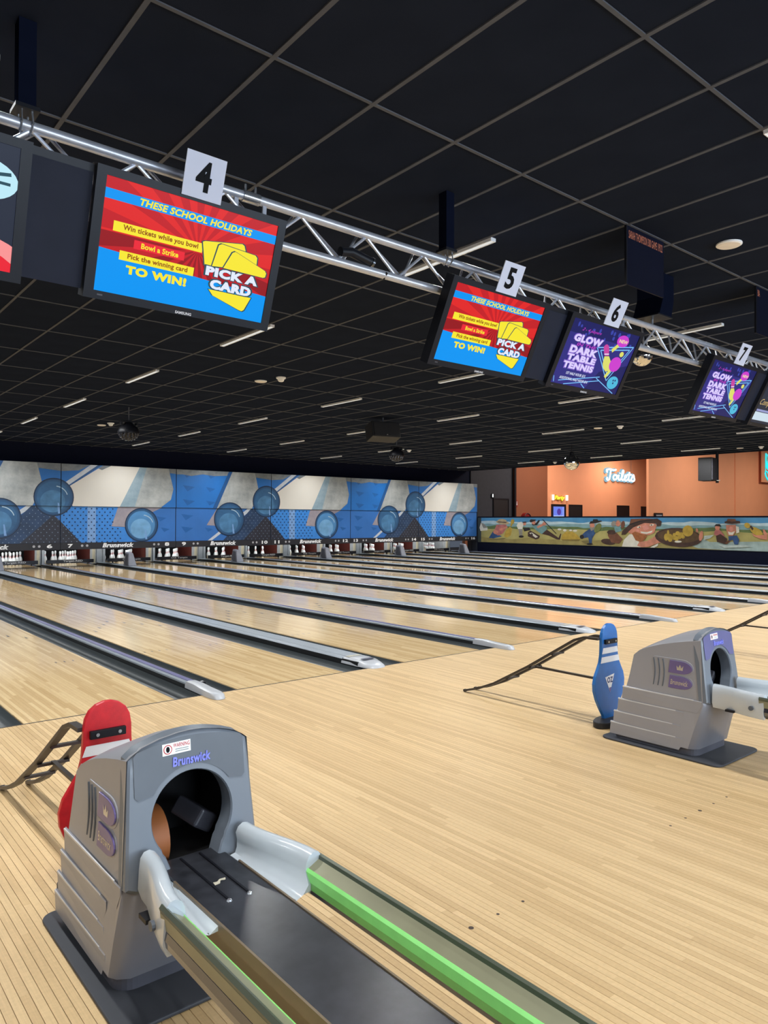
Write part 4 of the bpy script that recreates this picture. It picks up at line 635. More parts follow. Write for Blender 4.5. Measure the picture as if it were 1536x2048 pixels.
def promo_card(fr, s):
    L = []
    L.append((s_red, [rect(-SW, SW, -SH, SH)]))
    cx, cy = 0.03, 0.03
    rays = []
    for k in range(0, 36, 2):
        a0, a1 = k*math.pi/18, (k+1)*math.pi/18
        rays.append(clip([(cx, cy), (cx+1.2*math.cos(a0), cy+1.2*math.sin(a0)), (cx+1.2*math.cos(a1), cy+1.2*math.sin(a1))], -SW, SW, -SH, SH))
    L.append((s_red2, [clip(r, -SW, SW, 0.02, SH) for r in rays])); L.append((s_dred, [clip(r, -SW, SW, -SH, 0.02) for r in rays]))
    L.append((s_blue, [rect(-SW, SW, 0.159, 0.203), [(-SW, -0.058), (-0.3, -0.066), (0.05, -0.095), (SW, -0.113), (SW, -SH), (-SW, -SH)]]))
    L.append((s_yel, [rect(-0.392, 0.052, 0.026, 0.071), rect(-0.349, 0.024, -0.095, -0.053)])); L.append((s_btn, [rect(-0.288, -0.035, -0.032, 0.008)]))
    c1 = [(0.048, 0.080), (0.06, 0.086), (0.262, 0.118), (0.275, 0.112), (0.290, 0.079), (0.30, 0.0), (0.12, -0.024), (0.075, -0.026)]
    c2 = [(0.135, 0.083), (0.15, 0.092), (0.345, 0.080), (0.358, 0.070), (0.361, 0.030), (0.30, 0.0), (0.176, -0.017), (0.115, -0.024)]
    c3 = [(0.215, 0.064), (0.23, 0.072), (0.245, 0.068), (0.415, 0.016), (0.425, 0.004), (0.422, -0.016), (0.41, -0.021), (0.177, -0.020)]
    low = [(0.115, -0.139), (0.359, -0.137), (0.330, -0.206), (0.318, -0.214), (0.300, -0.211), (0.143, -0.166)]
    def grow(p, g=0.006):
        mx = sum(a for a, _ in p)/len(p); my = sum(b for _, b in p)/len(p)
        return [(a+g*(a-mx)/max(1e-3, math.hypot(a-mx, b-my))*1.2, b+g*(b-my)/max(1e-3, math.hypot(a-mx, b-my))*1.2) for a, b in p]
    for c in (c1, c2, c3, low): L.append((s_slate, [grow(c)])); L.append((s_yel, [c]))
    d = 0.001
    for m, ps in L: decal('screen_shape', fr, ps, d, m, s); d += 0.0004
    T = [('THESE SCHOOL HOLIDAYS', -0.286, 0.303, 0.165, 0.197, s_yel, 0.035, 0.2), ('Win tickets while you bowl', -0.348, 0.026, 0.033, 0.064, s_brown, 0.03, 0), ('Bowl a Strike', -0.254, -0.068, -0.025, 0.001, s_yel, 0.03, 0), ('Pick the winning card', -0.312, -0.011, -0.090, -0.060, s_brown, 0.03, 0), ('TO WIN!', -0.313, -0.008, -0.153, -0.112, s_yel, 0.06, 0),
         ('PICK A', 0.074, 0.392, -0.077, -0.022, s_slate, 0.11, 0), ('CARD', 0.107, 0.362, -0.139, -0.080, s_slate, 0.11, 0), ('PICK A', 0.084, 0.382, -0.073, -0.027, s_whiteb, 0.065, 0), ('CARD', 0.117, 0.352, -0.134, -0.086, s_whiteb, 0.065, 0)]
    for b_, x0, x1, y0, y1, m, bo, sh in T: text(b_, fr, x0, x1, y0, y1, d, m, s, bold=bo, shear=sh); d += 0.0003
def promo_tennis(fr, s):
    L = [(s_indigo, [rect(-SW, SW, -SH, SH)]), (s_ind2, [[(0.1, -0.1), (SW, 0.0), (SW, -SH), (0.0, -SH)], rect(-SW, SW, 0.15, SH)])]
    rnd = random.Random(3); L.append((E_('indigo_light', C(58, 70, 170)), [circ(rnd.uniform(-0.4, 0.4), rnd.uniform(0.1, 0.235), rnd.uniform(0.008, 0.02), rnd.uniform(0.01, 0.02), n=10) for _ in range(26)]))
    ln = []
    for T_ in ([(-0.043, 0.083), (0.426, 0.157), (0.242, -0.156)], [(0.012, 0.069), (0.388, 0.128), (0.233, -0.119)]):
        for i in range(3): ln.append(stroke(T_[i], T_[(i+1) % 3], 0.009))
    for a, b_ in (((-0.36, -0.229), (0.138, -0.138)), ((-0.284, -0.25), (0.144, -0.17)), ((0.098, -0.153), (0.397, -0.25)), ((-0.07, -0.221), (-0.006, -0.252)), ((-0.41, -0.245), (-0.43, -0.20))): ln.append(stroke(a, b_, 0.007))
    L.append((s_line, ln))
    L.append((s_cyan, [circ(0.338, -0.162, 0.074, 0.055, 24)])); L.append((s_ind2, [circ(0.335, -0.142, 0.009, 0.009, 8), circ(0.362, -0.14, 0.009, 0.009, 8), circ(0.345, -0.165, 0.009, 0.009, 8)]))
    L.append((s_yg, [stroke((0.215, 0.145), (0.155, 0.085), 0.034), [(0.089, 0.031), (0.148, 0.040), (0.202, -0.001), (0.225, -0.04), (0.212, -0.075), (0.18, -0.085), (0.13, -0.06), (0.103, -0.027)], circ(0.302, 0.078, 0.028, 0.022, 16)]))
    L.append((s_pink, [[(0.03, 0.10), (0.045, 0.122), (0.065, 0.126), (0.09, 0.118), (0.112, 0.095), (0.13, 0.060), (0.14, 0.044), (0.09, 0.036), (0.069, 0.052)]])); L.append((s_whiteb, [stroke((0.075, 0.047), (0.135, 0.056), 0.008)]))
    L.append((s_yg, [stroke((0.235, -0.06), (0.200, -0.132), 0.034)])); L.append((s_mag, [circ(0.268, -0.012, 0.078, 0.062, 24), circ(0.248, 0.180, 0.080, 0.048, 24)]))
    d = 0.001
    for m, ps in L: decal('screen_shape', fr, ps, d, m, s); d += 0.0004
    T = [('2 - 4 players', -0.312, -0.06, 0.172, 0.202, s_mag, 0, 0.5), ('GLOW', -0.378, 0.005, 0.084, 0.153, s_glow, 0.12, 0), ('IN THE', -0.308, -0.058, 0.058, 0.083, s_mag, 0.01, 0.1), ('DARK', -0.378, -0.004, -0.006, 0.063, s_glow, 0.12, 0), ('TABLE', -0.378, 0.006, -0.065, -0.002, s_glow, 0.12, 0), ('TENNIS', -0.390, 0.016, -0.128, -0.062, s_glow, 0.12, 0),
         ('GLOW', -0.37, -0.003, 0.09, 0.147, s_lav, 0.06, 0), ('DARK', -0.37, -0.012, 0.0, 0.057, s_lav, 0.06, 0), ('TABLE', -0.37, -0.002, -0.058, -0.008, s_lav, 0.06, 0), ('TENNIS', -0.382, 0.008, -0.121, -0.069, s_lav, 0.06, 0),
         ('1ST HALF HOUR $15', -0.308, -0.058, -0.172, -0.147, s_whiteb, 0.02, 0), ('ADDITIONAL HALF HOUR $10', -0.368, -0.002, -0.214, -0.190, s_whiteb, 0.02, 0), ('NEW', 0.195, 0.312, 0.164, 0.192, s_cream, 0.03, 0)]
    for b_, x0, x1, y0, y1, m, bo, sh in T: text(b_, fr, x0, x1, y0, y1, d, m, s, bold=bo, shear=sh); d += 0.0003
def promo_dark(fr, s):
    L = [(s_grey, [rect(-SW, SW, -SH, SH)]), (s_pale2, [clip(circ(0.30, 0.105, 0.15, 0.085, 30), -SW, SW, -SH, SH)]), (s_lred, [clip(circ(0.22, -0.30, 0.36, 0.20, 40), -SW, SW, -SH, SH)]), (s_btn, [clip(circ(0.18, -0.32, 0.33, 0.175, 40), -SW, SW, -SH, SH)]), (s_slate, [stroke((0.36, 0.13), (0.42, 0.14), 0.014), stroke((0.36, 0.10), (0.42, 0.10), 0.012), circ(0.36, -0.15, 0.03, 0.02, 16)])]
    d = 0.001
    for m, ps in L: decal('screen_shape', fr, ps, d, m, s); d += 0.0004
def promo_notice(fr, s):
    L = [(s_grey, [rect(-SW, SW, -SH, SH)]), (s_card, [rect(-0.43, 0.30, -0.225, -0.135)]), (E_('periwinkle', C(150, 156, 206)), [rect(-0.42, 0.30, -0.128, -0.105)]), (s_whiteb, [rect(-0.30, 0.25, 0.03, 0.06), rect(-0.30, 0.2, 0.09, 0.15)])]
    d = 0.001
    for m, ps in L: decal('screen_shape', fr, ps, d, m, s); d += 0.0004
    for b_, x0, x1, y0, y1, m, sh in (('Company', -0.42, -0.05, -0.075, 0.01, s_gold, 0.4),): text(b_, fr, x0, x1, y0, y1, d, m, s, shear=sh, bold=0.0)
CONTENT = {3: promo_dark, 4: promo_card, 5: promo_card, 6: promo_tennis, 7: promo_tennis, 8: promo_notice}
DESC = {3: 'monitor at the left edge with a dark screen showing a red ball', 4: 'black monitor under card four with the red and blue card promotion', 5: 'black monitor under card five with the red and blue card promotion', 6: 'black monitor under card six with the purple table tennis promotion', 7: 'black monitor under card seven with the purple table tennis promotion', 8: 'black monitor at the right edge with a dark notice on screen'}
TILT = {3: 20.2, 4: 20.2, 5: 26.0, 6: 27.0, 7: 26.5, 8: 26.5}
def frame_at(x, tilt, z=2.71):
    a = math.radians(tilt); return Frame((x, 3.40, z), (1, 0, 0), (0, -math.sin(a), math.cos(a)))
def slab(fr, x0, x1, y0, y1, d0, d1):
    b = MB(); V = [fr.p(x, y, d) for d in (d0, d1) for x, y in ((x0, y0), (x1, y0), (x1, y1), (x0, y1))]; b.add(V, BF); return b
for pc, (a, b2) in ((0.945, (3, 4)), (4.41, (5, 6)), (7.86, (7, 8))):
    for n, x in ((a, pc-0.625), (b2, pc+0.625)):
        fr = frame_at(x, TILT[n], 2.715 if n < 5 else 2.705)
        t = thing('scoring_monitor', DESC[n], 'monitor', fr.p(0, -0.29, -0.04))
        bz = MB()
        for q in ((-0.492, 0.492, SH, 0.291), (-0.492, 0.492, -0.293, -SH), (-0.492, -SW, -SH, SH), (SW, 0.492, -SH, SH)):
            V = [fr.p(u, v, d) for d in (-0.07, 0.008) for u, v in ((q[0], q[2]), (q[1], q[2]), (q[1], q[3]), (q[0], q[3]))]; bz.add(V, BF)
        bz.build('bezel', bezel_m, t); slab(fr, -0.45, 0.45, -0.26, 0.26, -0.085, -0.06).build('back_cover', black, t)
        slab(fr, -0.12, 0.12, -0.12, 0.20, -0.16, -0.08).build('mount', black, t)
        MB().bar(fr.p(0, 0.19, -0.13), (x, TY, ZB), 0.05, 0.03).build('mount_arm', black, t)
        s = slab(fr, -SW, SW, -SH, SH, -0.03, 0.0).build('display', s_grey if n in (3, 8) else s_indigo, t)
        CONTENT[n](fr, s)
        text('SAMSUNG', fr, -0.043, 0.043, -0.289, -0.275, 0.0088, mat('brand_grey', C(206, 206, 210), 0.5), t, bold=0.03)
        decal('energy_sticker', fr, [rect(-0.43, -0.405, -0.275, -0.268)], 0.0088, mat('sticker_grey', C(70, 72, 80), 0.5), t)
        if n in (4, 5, 6, 7):
            k = thing('number_card', 'white square card with black number %s on top of its monitor' % NW[n], 'number sign', fr.p(0.005, 0.268, 0.010), 'lane number cards')
            slab(fr, -0.100, 0.105, 0.268, 0.472, 0.0095, 0.0145).build('card', cardm, k)
            text(str(n), fr, -0.042, 0.040, 0.302, 0.442, 0.0155, ink, k, bold=0.035, name='digit')
    fr = frame_at(pc, TILT[a], 2.715 if a < 5 else 2.705)
    t = thing('filler_panel', 'plain charcoal panel between monitors %s and %s' % (NW[a], NW[b2]), 'panel', fr.p(0, -0.262, -0.02), 'filler panels')
    slab(fr, -0.131, 0.131, -0.262, 0.250, -0.045, -0.03).build('panel', panel_m, t); slab(fr, -0.131, 0.131, 0.240, 0.285, -0.05, -0.034).build('top_strip', bezel_m, t)
    MB().bar(fr.p(0, 0.2, -0.05), (pc, TY, ZB), 0.05, 0.02).build('mount_arm', black, t)
# ---- honour banners
for x0, x1, tx, lb in ((4.755, 5.275, 'SARAH THOMPSON 300 GAME 1/9/22', 'dark banner with small orange lettering hanging above card six'), (6.90, 7.42, 'BA', 'dark banner hanging at the right edge above card seven')):
    t = thing('honour_banner', lb, 'banner', ((x0+x1)/2, 2.965, 3.13))
    box('board', x0, x1, 2.955, 2.967, 3.135, ZC, mat('banner_navy', C(10, 13, 30), 0.6, var=0.15, scale=3, spec=0.1), t)
    box('edge', x0-0.004, x0+0.006, 2.952, 2.970, 3.135, ZC, black, t)
    fr = Frame((x0, 2.955, 3.135), (1, 0, 0), (0, 0, 1)); text(tx, fr, 0.03, x1-x0-0.02 if len(tx) > 3 else 0.075, 0.345, 0.405, 0.001, mat('banner_lettering', C(176, 104, 78), 0.5), t, bold=0.01)

# ================================================================== CEILING FITTINGS
def strip(x, y, lb, gp):
    t = thing('strip_light', lb, 'ceiling light', (x, y, ZC-0.02), gp)
    b = MB(); b.box(x-0.028, x-0.021, y-0.6, y+0.6, ZC-0.022, ZC+0.006); b.box(x+0.021, x+0.028, y-0.6, y+0.6, ZC-0.022, ZC+0.006); b.box(x-0.021, x+0.021, y-0.6, y-0.594, ZC-0.022, ZC+0.006); b.box(x-0.021, x+0.021, y+0.594, y+0.6, ZC-0.022, ZC+0.006); b.build('housing', white, t)
    box('diffuser', x-0.021, x+0.021, y-0.594, y+0.594, ZC-0.018, ZC+0.004, lamp_face, t)
    area('strip_lamp', (x, y, ZC-0.024), (0, 0, 0), 0.04, 1.18, LAMP_W, (0.98, 1.0, 1.0), 150, t)
ROWX = [(-2.7, 'along the left wall'), (0.75, 'left of the truss hanger posts'), (4.21, 'over lanes five and six'), (7.95, 'over lanes seven and eight'), (11.0, 'over lanes nine and ten'), (14.62, 'over lanes eleven and twelve'), (18.1, 'over lanes thirteen and fourteen'), (21.42, 'over lanes fifteen and sixteen')]  # leftmost row added out of view to fill the near left floor
ROWY = [(-2.6, 'behind the bowlers'), (1.15, 'above the ball returns'), (4.36, 'just beyond the truss'), (7.62, 'second beyond the truss'), (10.82, 'third beyond the truss'), (14.08, 'fourth beyond the truss'), (17.27, 'second nearest the masking panels'), (20.46, 'nearest the masking panels')]
for x, a in ROWX:
    for y, b_ in ROWY:
        strip(x, y, 'slim white strip light %s, %s' % (a, b_), 'ceiling strip lights')
for x, y, lb in ((5.70, 2.645, 'large round white downlight disc beside the hanging banner'), (5.78, 9.98, 'round white disc in the ceiling beside the smoke detector over lane six'), (5.70, 17.04, 'round white disc in the ceiling left of the left effect light'), (14.7, 9.88, 'round white disc in the ceiling over lane eleven'), (21.85, 9.83, 'round white disc in the ceiling near the hanging speaker')):
    t = thing('ceiling_disc', lb, 'downlight', (x, y, ZC-0.015), 'round ceiling discs')
    MB().lathe((x, y, ZC-0.014), [(0.085, 0), (0.095, 0.006), (0.095, 0.016)], 28).build('rim', white, t, smooth=True); MB().lathe((x, y, ZC-0.016), [(0.080, 0), (0.084, 0.004)], 28).build('lens', mat('lens_cream', C(236, 226, 212), 0.4), t)
for x, y, lb in ((5.87, 9.53, 'white smoke detector over lane six'), (5.74, 16.55, 'white smoke detector left of the left effect light'), (14.95, 16.79, 'white smoke detector right of the middle effect light'), (14.77, 9.34, 'white smoke detector over lane eleven'), (22.03, 16.64, 'white smoke detector near the mirror ball over the mural'), (21.86, 9.23, 'white smoke detector near the right edge')):
    t = thing('smoke_detector', lb, 'smoke detector', (x, y, ZC-0.06), 'smoke detectors')
    MB().lathe((x, y, ZC-0.02), [(0.07, 0), (0.075, 0.01), (0.075, 0.022)], 20).build('base', white, t, smooth=True); MB().lathe((x, y, ZC-0.065), [(0.03, 0), (0.045, 0.012), (0.05, 0.035), (0.06, 0.046)], 20).build('chamber', white, t, smooth=True)
# effect lights with many-lensed domes
for x, y, lb in ((5.20, 14.0, 'black domed effect light hanging over lane six'), (12.3, 14.3, 'black domed effect light hanging beside the black loudspeaker')):
    t = thing('effect_light', lb, 'effect light', (x, y, 2.95), 'domed effect lights')
    MB().tube([(x, y, ZC+0.004), (x, y, 3.30)], 0.012, 8).build('drop_rod', tee_m, t)
    b = MB().box(x-0.17, x+0.17, y-0.05, y+0.05, 3.27, 3.31); b.box(x-0.17, x-0.13, y-0.05, y+0.05, 3.22, 3.29); b.box(x+0.13, x+0.17, y-0.05, y+0.05, 3.22, 3.29); b.build('yoke', black, t, bevel=0.01)
    MB().lathe((x, y, 3.06), [(0.20, 0), (0.205, 0.03), (0.17, 0.12), (0.09, 0.17), (0.07, 0.22)], 20).build('housing', black, t, smooth=True)
    b = MB(); MBR = 0.17
    for i_ in range(1, 5):
        th = i_*0.36; cnt = int(4+i_*3.2)
        for k in range(cnt):
            ph = 2*math.pi*k/cnt+i_*0.3; c = Vector((x+MBR*math.sin(th)*math.cos(ph), y+MBR*math.sin(th)*math.sin(ph), 3.06-MBR*0.72*math.cos(th)))
            b.lathe(c, [(0.012, -0.022), (0.022, -0.010), (0.024, 0.02)], 8)
    MB().lathe((x, y, 3.06), [(0.02, -0.125), (0.10, -0.10), (0.155, -0.05), (0.165, 0.0)], 20).build('dome', mat('dome_dark', C(16, 17, 20), 0.2), t, smooth=True)
    b.build('lens_cluster', mat('lens_dark_glass', C(70, 72, 80), 0.08, 0.6), t, smooth=True)
# mirror balls
mirror = mat('mirror_facets', C(225, 225, 222), 0.06, 1.0, noise=False)
def mirror_ball(x, y, z, r, lb, rod=True):
    t = thing('mirror_ball', lb, 'mirror ball', (x, y, z-r), 'mirror balls')
    me = bpy.data.meshes.new('facets'); bm = bmesh.new(); bmesh.ops.create_uvsphere(bm, u_segments=44, v_segments=26, radius=r); bm.to_mesh(me); bm.free()
    o = link('facets', me, mirror, t); o.location = Vector((x, y, z))-t.location
    MB().lathe((x, y, z+r-0.01), [(0.06, 0), (0.06, 0.05), (0.045, 0.09)], 16).build('motor', black, t)
    MB().tube([(x, y, z+r+0.07), (x, y, ZC+0.004)], 0.008, 8).build('drop_rod', black, t)
mirror_ball(17.7, 12.78, 3.10, 0.225, 'silver mirror ball hanging in front of the orange wall')
mirror_ball(7.605, 4.527, 3.30, 0.122, 'silver mirror ball half hidden behind the monitor with card six')
# loudspeakers
t = thing('loudspeaker', 'black box loudspeaker angled from the ceiling left of the middle effect light', 'speaker', (9.85, 11.9, 3.1))
MB().tube([(9.85, 11.9, ZC+0.004), (9.85, 11.9, 3.42)], 0.02, 8).build('bracket', tee_m, t)
b = MB(); R_ = Matrix.Rotation(math.radians(-14), 3, 'Z') @ Matrix.Rotation(math.radians(-16), 3, 'X'); cc = Vector((9.85, 11.9, 3.27))
b.add([cc + R_ @ Vector(v) for v in boxv(-0.33, 0.33, -0.17, 0.17, -0.17, 0.17)], BF); b.build('cabinet', mat('speaker_black', C(20, 20, 23), 0.6), t, bevel=0.012)
b = MB(); b.add([cc + R_ @ Vector(v) for v in boxv(-0.28, 0.31, -0.182, -0.168, -0.15, 0.14)], BF); b.build('grille', mat('grille_black', C(28, 28, 32), 0.8, bump=0.6, scale=40), t)
b = MB(); b.add([cc + R_ @ Vector(v) for v in boxv(-0.01, 0.02, -0.186, -0.181, -0.14, -0.12)], BF); b.build('badge', silver, t)
t = thing('loudspeaker', 'tall black loudspeaker hanging on a pole before the orange wall', 'speaker', (22.3, 11.0, 2.6))
MB().tube([(22.55, 10.85, ZC+0.004), (22.55, 10.85, 2.60)], 0.045, 12).build('pole', black, t)
cc = Vector((22.35, 11.05, 3.02)); R_ = Matrix.Rotation(math.radians(8), 3, 'Z')
for nm, q, m in (('cabinet', boxv(-0.28, 0.16, -0.20, 0.20, -0.36, 0.36), mat('speaker_black', C(20, 20, 23), 0.6)), ('front_baffle', boxv(0.16, 0.26, -0.22, 0.22, -0.36, 0.36), black), ('grille', boxv(-0.27, 0.25, -0.235, -0.20, -0.34, 0.34), mat('grille_grey', C(62, 62, 70), 0.7, bump=0.6, scale=40))):
    b = MB(); b.add([cc + R_ @ Vector(v) for v in q], BF); b.build(nm, m, t, bevel=0.008)
MB().lathe((22.52, 10.80, 2.66), [(0.03, 0), (0.055, 0.015), (0.055, 0.025)], 12).build('badge', white, t)
# ================================================================== BALL RETURNS
def ball_return(cx, lb, plate_mat, flip=False):
    t = thing('ball_return', lb, 'ball return', (cx, 2.37, 0))
    # rubber mat with rounded corners
    def rr(x0, x1, y0, y1, r, n=6):
        P = []
        for (a, b_), s in (((x1-r, y1-r), 0), ((x0+r, y1-r), 1), ((x0+r, y0+r), 2), ((x1-r, y0+r), 3)):
            for k in range(n+1): th = s*math.pi/2+k*math.pi/2/n; P.append((a+r*math.cos(th), b_+r*math.sin(th)))
        return P
    MB().prism([(x, y, 0.0006) for x, y in rr(cx-0.262, cx+0.262, 1.965, 2.745, 0.05)], (0, 0, 0.012)).build('floor_mat', rubber, t, bevel=0.004)
    MB().prism([(x, y, 0.012) for x, y in rr(cx-0.205, cx+0.205, 2.135, 2.69, 0.06)], (0, 0, 0.05)).build('plinth', mat('hood_plinth', C(78, 78, 86), 0.4), t)
    # shell, lofted across its width
    top = [(2.535, 0.560), (2.50, 0.592), (2.44, 0.622), (2.36, 0.652), (2.27, 0.678), (2.18, 0.698), (2.105, 0.710)]
    back = [(2.69, 0.055), (2.685, 0.113), (2.662, 0.187), (2.632, 0.270), (2.600, 0.350)]
    HW = 0.216
    def section(f, sx):                      # f: 0 centre .. 1 edge
        arch = 0.045*(1-f*f)-0.012*max(0, f-0.85)/0.15
        rnd = 0.030*max(0, (f-0.80)/0.20)**2
        prof = [(2.125+rnd*1.6, 0.055), (2.095+rnd*1.3, 0.18), (2.055+rnd*0.9, 0.325), (2.078+rnd*0.8, 0.362)]
        tp = [(y, z+arch*min(1, (2.60-y)/0.35)) for y, z in top]
        return [(y, z) for y, z in prof], [(y-rnd*0.8, z) for y, z in back], tp
    fs = [-1, -0.93, -0.78, -0.5, -0.2, 0, 0.2, 0.5, 0.78, 0.93, 1]
    def hw_at(z): return 0.005*(0.34-z)/0.34 - 0.016*max(0, z-0.34)/0.38
    V = []; ring = None; F = []
    for f in fs:
        a, b_, c = section(abs(f), f); loop = a[:] ; loop = [a[0]]+b_+c     # bottom front, up the back, over the top
        ring = len(loop)
        for y, z in loop: V.append((cx+f*(HW+hw_at(z)), y, z))
    for i in range(len(fs)-1):
        for k in range(1, ring-1): F.append((i*ring+k, i*ring+k+1, (i+1)*ring+k+1, (i+1)*ring+k))
    o = mesh('top_shell', V, F, hood_side, t, smooth=True); shade(o, 35)
    # side panels
    for s in (-1, 1):
        a, b_, c = section(1, s)
        loop = b_+c+[(2.082, 0.325), (2.134, 0.18), (2.173, 0.055)]
        V = [(cx+s*(HW+hw_at(z)), y, z) for y, z in loop]
        o = mesh('side_panel', V, [tuple(range(len(V)))], hood_side, t); o.data.update()
    # lower front apron, rounded round the corners
    V = []; F = []
    for f in fs:
        a, _, _ = section(abs(f), f)
        for y, z in a: V.append((cx+f*(HW+hw_at(z)), y, z))
    for i in range(len(fs)-1):
        for k in range(3): F.append((i*4+k, (i+1)*4+k, (i+1)*4+k+1, i*4+k+1))
    o = mesh('front_apron', V, F, hood_low, t, smooth=True); shade(o, 60)
    # front face ring with the ball opening
    zc, ro = 0.506, 0.128
    n = 48; outer = []; inner = []
    for k in range(n):
        th = 2*math.pi*k/n-math.pi/2; dx, dz = math.cos(th), math.sin(th)
        # outer outline (rounded trapezoid)
        lo, hi = 0.0, 0.6
        for _ in range(30):
            m_ = (lo+hi)/2; x, z = m_*dx, zc+m_*dz
            wz = HW+hw_at(z); f = min(1, abs(x)/max(1e-6, wz)); ztop = 0.710+0.045*(1-f*f)
            cornr = (abs(x) > wz-0.016 and z > ztop-0.016 and math.hypot(abs(x)-(wz-0.016), z-(ztop-0.016)) > 0.016)
            ins = abs(x) <= wz and z <= ztop and z >= 0.325 and not cornr
            if ins: lo = m_
            else: hi = m_
        outer.append((lo*dx, zc+lo*dz))
        ix, iz = ro*dx, zc+ro*dz
        if iz < 0.418:                         # straight legs below the circle
            ix = max(-0.098, min(0.098, ix*1.15 if abs(ix) > 0.05 else ix)); iz = max(iz, 0.362) if abs(ix) < 0.098 else iz
            iz = 0.362 if dz < -0.80 else iz
        inner.append((ix, iz))
    yf = lambda z: 2.055+0.05*max(0, (z-0.325)/0.4)
    V = []; F = []
    for (x, z) in outer: V.append((cx+x, yf(z)+0.05, z))            # 0: edge behind
    for (x, z) in outer: V.append((cx+x*0.985, yf(z)+0.006, zc+(z-zc)*0.985))   # 1: bevelled edge
    for (x, z) in outer: V.append((cx+x*0.95, yf(z), zc+(z-zc)*0.95))       # 2
    for (x, z) in inner: V.append((cx+x*1.03, yf(z), zc+(z-zc)*1.03))       # 3
    for (x, z) in inner: V.append((cx+x, yf(z)+0.006, z))
    for (x, z) in inner: V.append((cx+x, yf(z)+0.065, z))
    for L_ in range(5):
        for k in range(n): F.append((L_*n+k, L_*n+(k+1) % n, (L_+1)*n+(k+1) % n, (L_+1)*n+k))
    o = mesh('front_face', V, F, hood_front, t, smooth=True); shade(o, 30)
    # dark inside
    b = MB(); X0, X1, Y0, Y1, Z0, Z1 = cx-0.175, cx+0.175, 2.12, 2.40, 0.34, 0.63
    Vv = boxv(X0, X1, Y0, Y1, Z0, Z1); b.add(Vv, [(0, 1, 2, 3), (4, 7, 6, 5), (1, 5, 6, 2), (2, 6, 7, 3), (3, 7, 4, 0)]); b.build('cavity', cloth, t)
    b = MB(); b.tube([(cx-0.150, 2.235, 0.405), (cx-0.045, 2.235, 0.405)], 0.095, 28); b.build('drive_wheel', mat('wheel_tan', C(150, 86, 40), 0.6), t, smooth=True)
    b = MB(); R_ = Matrix.Rotation(math.radians(35), 3, 'Y') @ Matrix.Rotation(math.radians(20), 3, 'Z'); b.add([Vector((cx+0.07, 2.22, 0.445)) + R_ @ Vector(v) for v in boxv(-0.045, 0.045, -0.06, 0.06, -0.03, 0.03)], BF); b.build('ball_guide', mat('guide_dark', C(54, 54, 60), 0.3), t, bevel=0.008)
    # darker face plate above the opening, sticker, name
    fl = Frame((cx, yf(0.66)-0.004, 0), (1, 0, 0), (0, -0.125, 1)); 
    fl = Frame((cx, 2.0550-0.0406, 0), (1, 0, 0), (0, 0.125, 1.0)); k_ = math.sqrt(1+0.125**2)
    arc = [(0.148*math.cos(a_), zc+0.148*math.sin(a_)) for a_ in [math.radians(20+7*j) for j in range(21)]]
    pl = [(0.178, 0.592), (0.178, 0.705), (0.168, 0.716)]+[(0.168-0.0168*2*j, 0.716+0.022*(1-((0.168-0.0336*j)/0.168)**2)) for j in range(1, 10)]+[(-0.168, 0.716), (-0.178, 0.705), (-0.178, 0.592), (-0.168, 0.582)]
    poly = pl+[(x, z) for x, z in arc[::-1] if z > 0.575]+[(0.168, 0.582)]
    decal('face_plate', fl, [[(x, z*k_) for x, z in poly]], 0.0025, plate_mat, t)
    st_ = MB(); sx = -0.045
    s = decal('warning_sticker', fl, [[(sx-0.045, 0.692*k_), (sx+0.045, 0.694*k_), (sx+0.045, 0.728*k_), (sx-0.045, 0.726*k_)]], 0.0035, white, t)
    decal('warning_ring', fl, [circ(sx-0.028, 0.709*k_, 0.014, n=16)], 0.0039, mat('sticker_red', C(180, 60, 60), 0.5), s); decal('warning_disc', fl, [circ(sx-0.028, 0.709*k_, 0.011, n=16)], 0.0042, white, s); decal('warning_hand', fl, [circ(sx-0.028, 0.709*k_, 0.006, 0.009, n=12)], 0.0045, ink, s)
    text('WARNING', fl, sx-0.011, sx+0.042, 0.712*k_, 0.724*k_, 0.0040, mat('sticker_red', C(180, 60, 60), 0.5), s, bold=0.02)
    for j in range(2): decal('sticker_line', fl, [rect(sx-0.005, sx+0.038, (0.705-0.006*j)*k_, (0.7075-0.006*j)*k_)], 0.0040, mat('sticker_grey_line', C(130, 140, 140), 0.5), s)
    text('Brunswick', fl, -0.060, 0.062, 0.656*k_, 0.684*k_, 0.003, bluelet, t, bold=0.03, shear=0.1, thick=0.003)
    # side ribs and badge on both sides
    for s in (-1, 1):
        X = lambda z, d: cx+s*(HW+hw_at(z)+d)
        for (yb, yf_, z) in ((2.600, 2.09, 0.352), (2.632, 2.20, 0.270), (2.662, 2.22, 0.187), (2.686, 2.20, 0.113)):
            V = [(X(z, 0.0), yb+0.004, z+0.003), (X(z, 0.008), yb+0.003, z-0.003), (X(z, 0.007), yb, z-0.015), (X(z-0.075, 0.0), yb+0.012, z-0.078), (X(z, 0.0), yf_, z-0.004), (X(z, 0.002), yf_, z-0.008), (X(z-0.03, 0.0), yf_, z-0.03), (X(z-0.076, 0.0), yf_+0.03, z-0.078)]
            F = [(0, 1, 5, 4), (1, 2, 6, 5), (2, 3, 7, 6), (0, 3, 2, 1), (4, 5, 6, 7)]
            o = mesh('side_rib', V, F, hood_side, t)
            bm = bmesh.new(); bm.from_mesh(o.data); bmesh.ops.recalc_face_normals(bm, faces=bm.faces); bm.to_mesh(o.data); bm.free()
            MB().bar((X(z, 0.0062), yb+0.003, z-0.003), (X(z, 0.0005), yf_+0.05, z-0.006), 0.004, 0.006).build('rib_edge', mat('rib_edge_pale', C(206, 206, 208), 0.3), o)  # pale strip paints the gloss highlight and wear along the rib
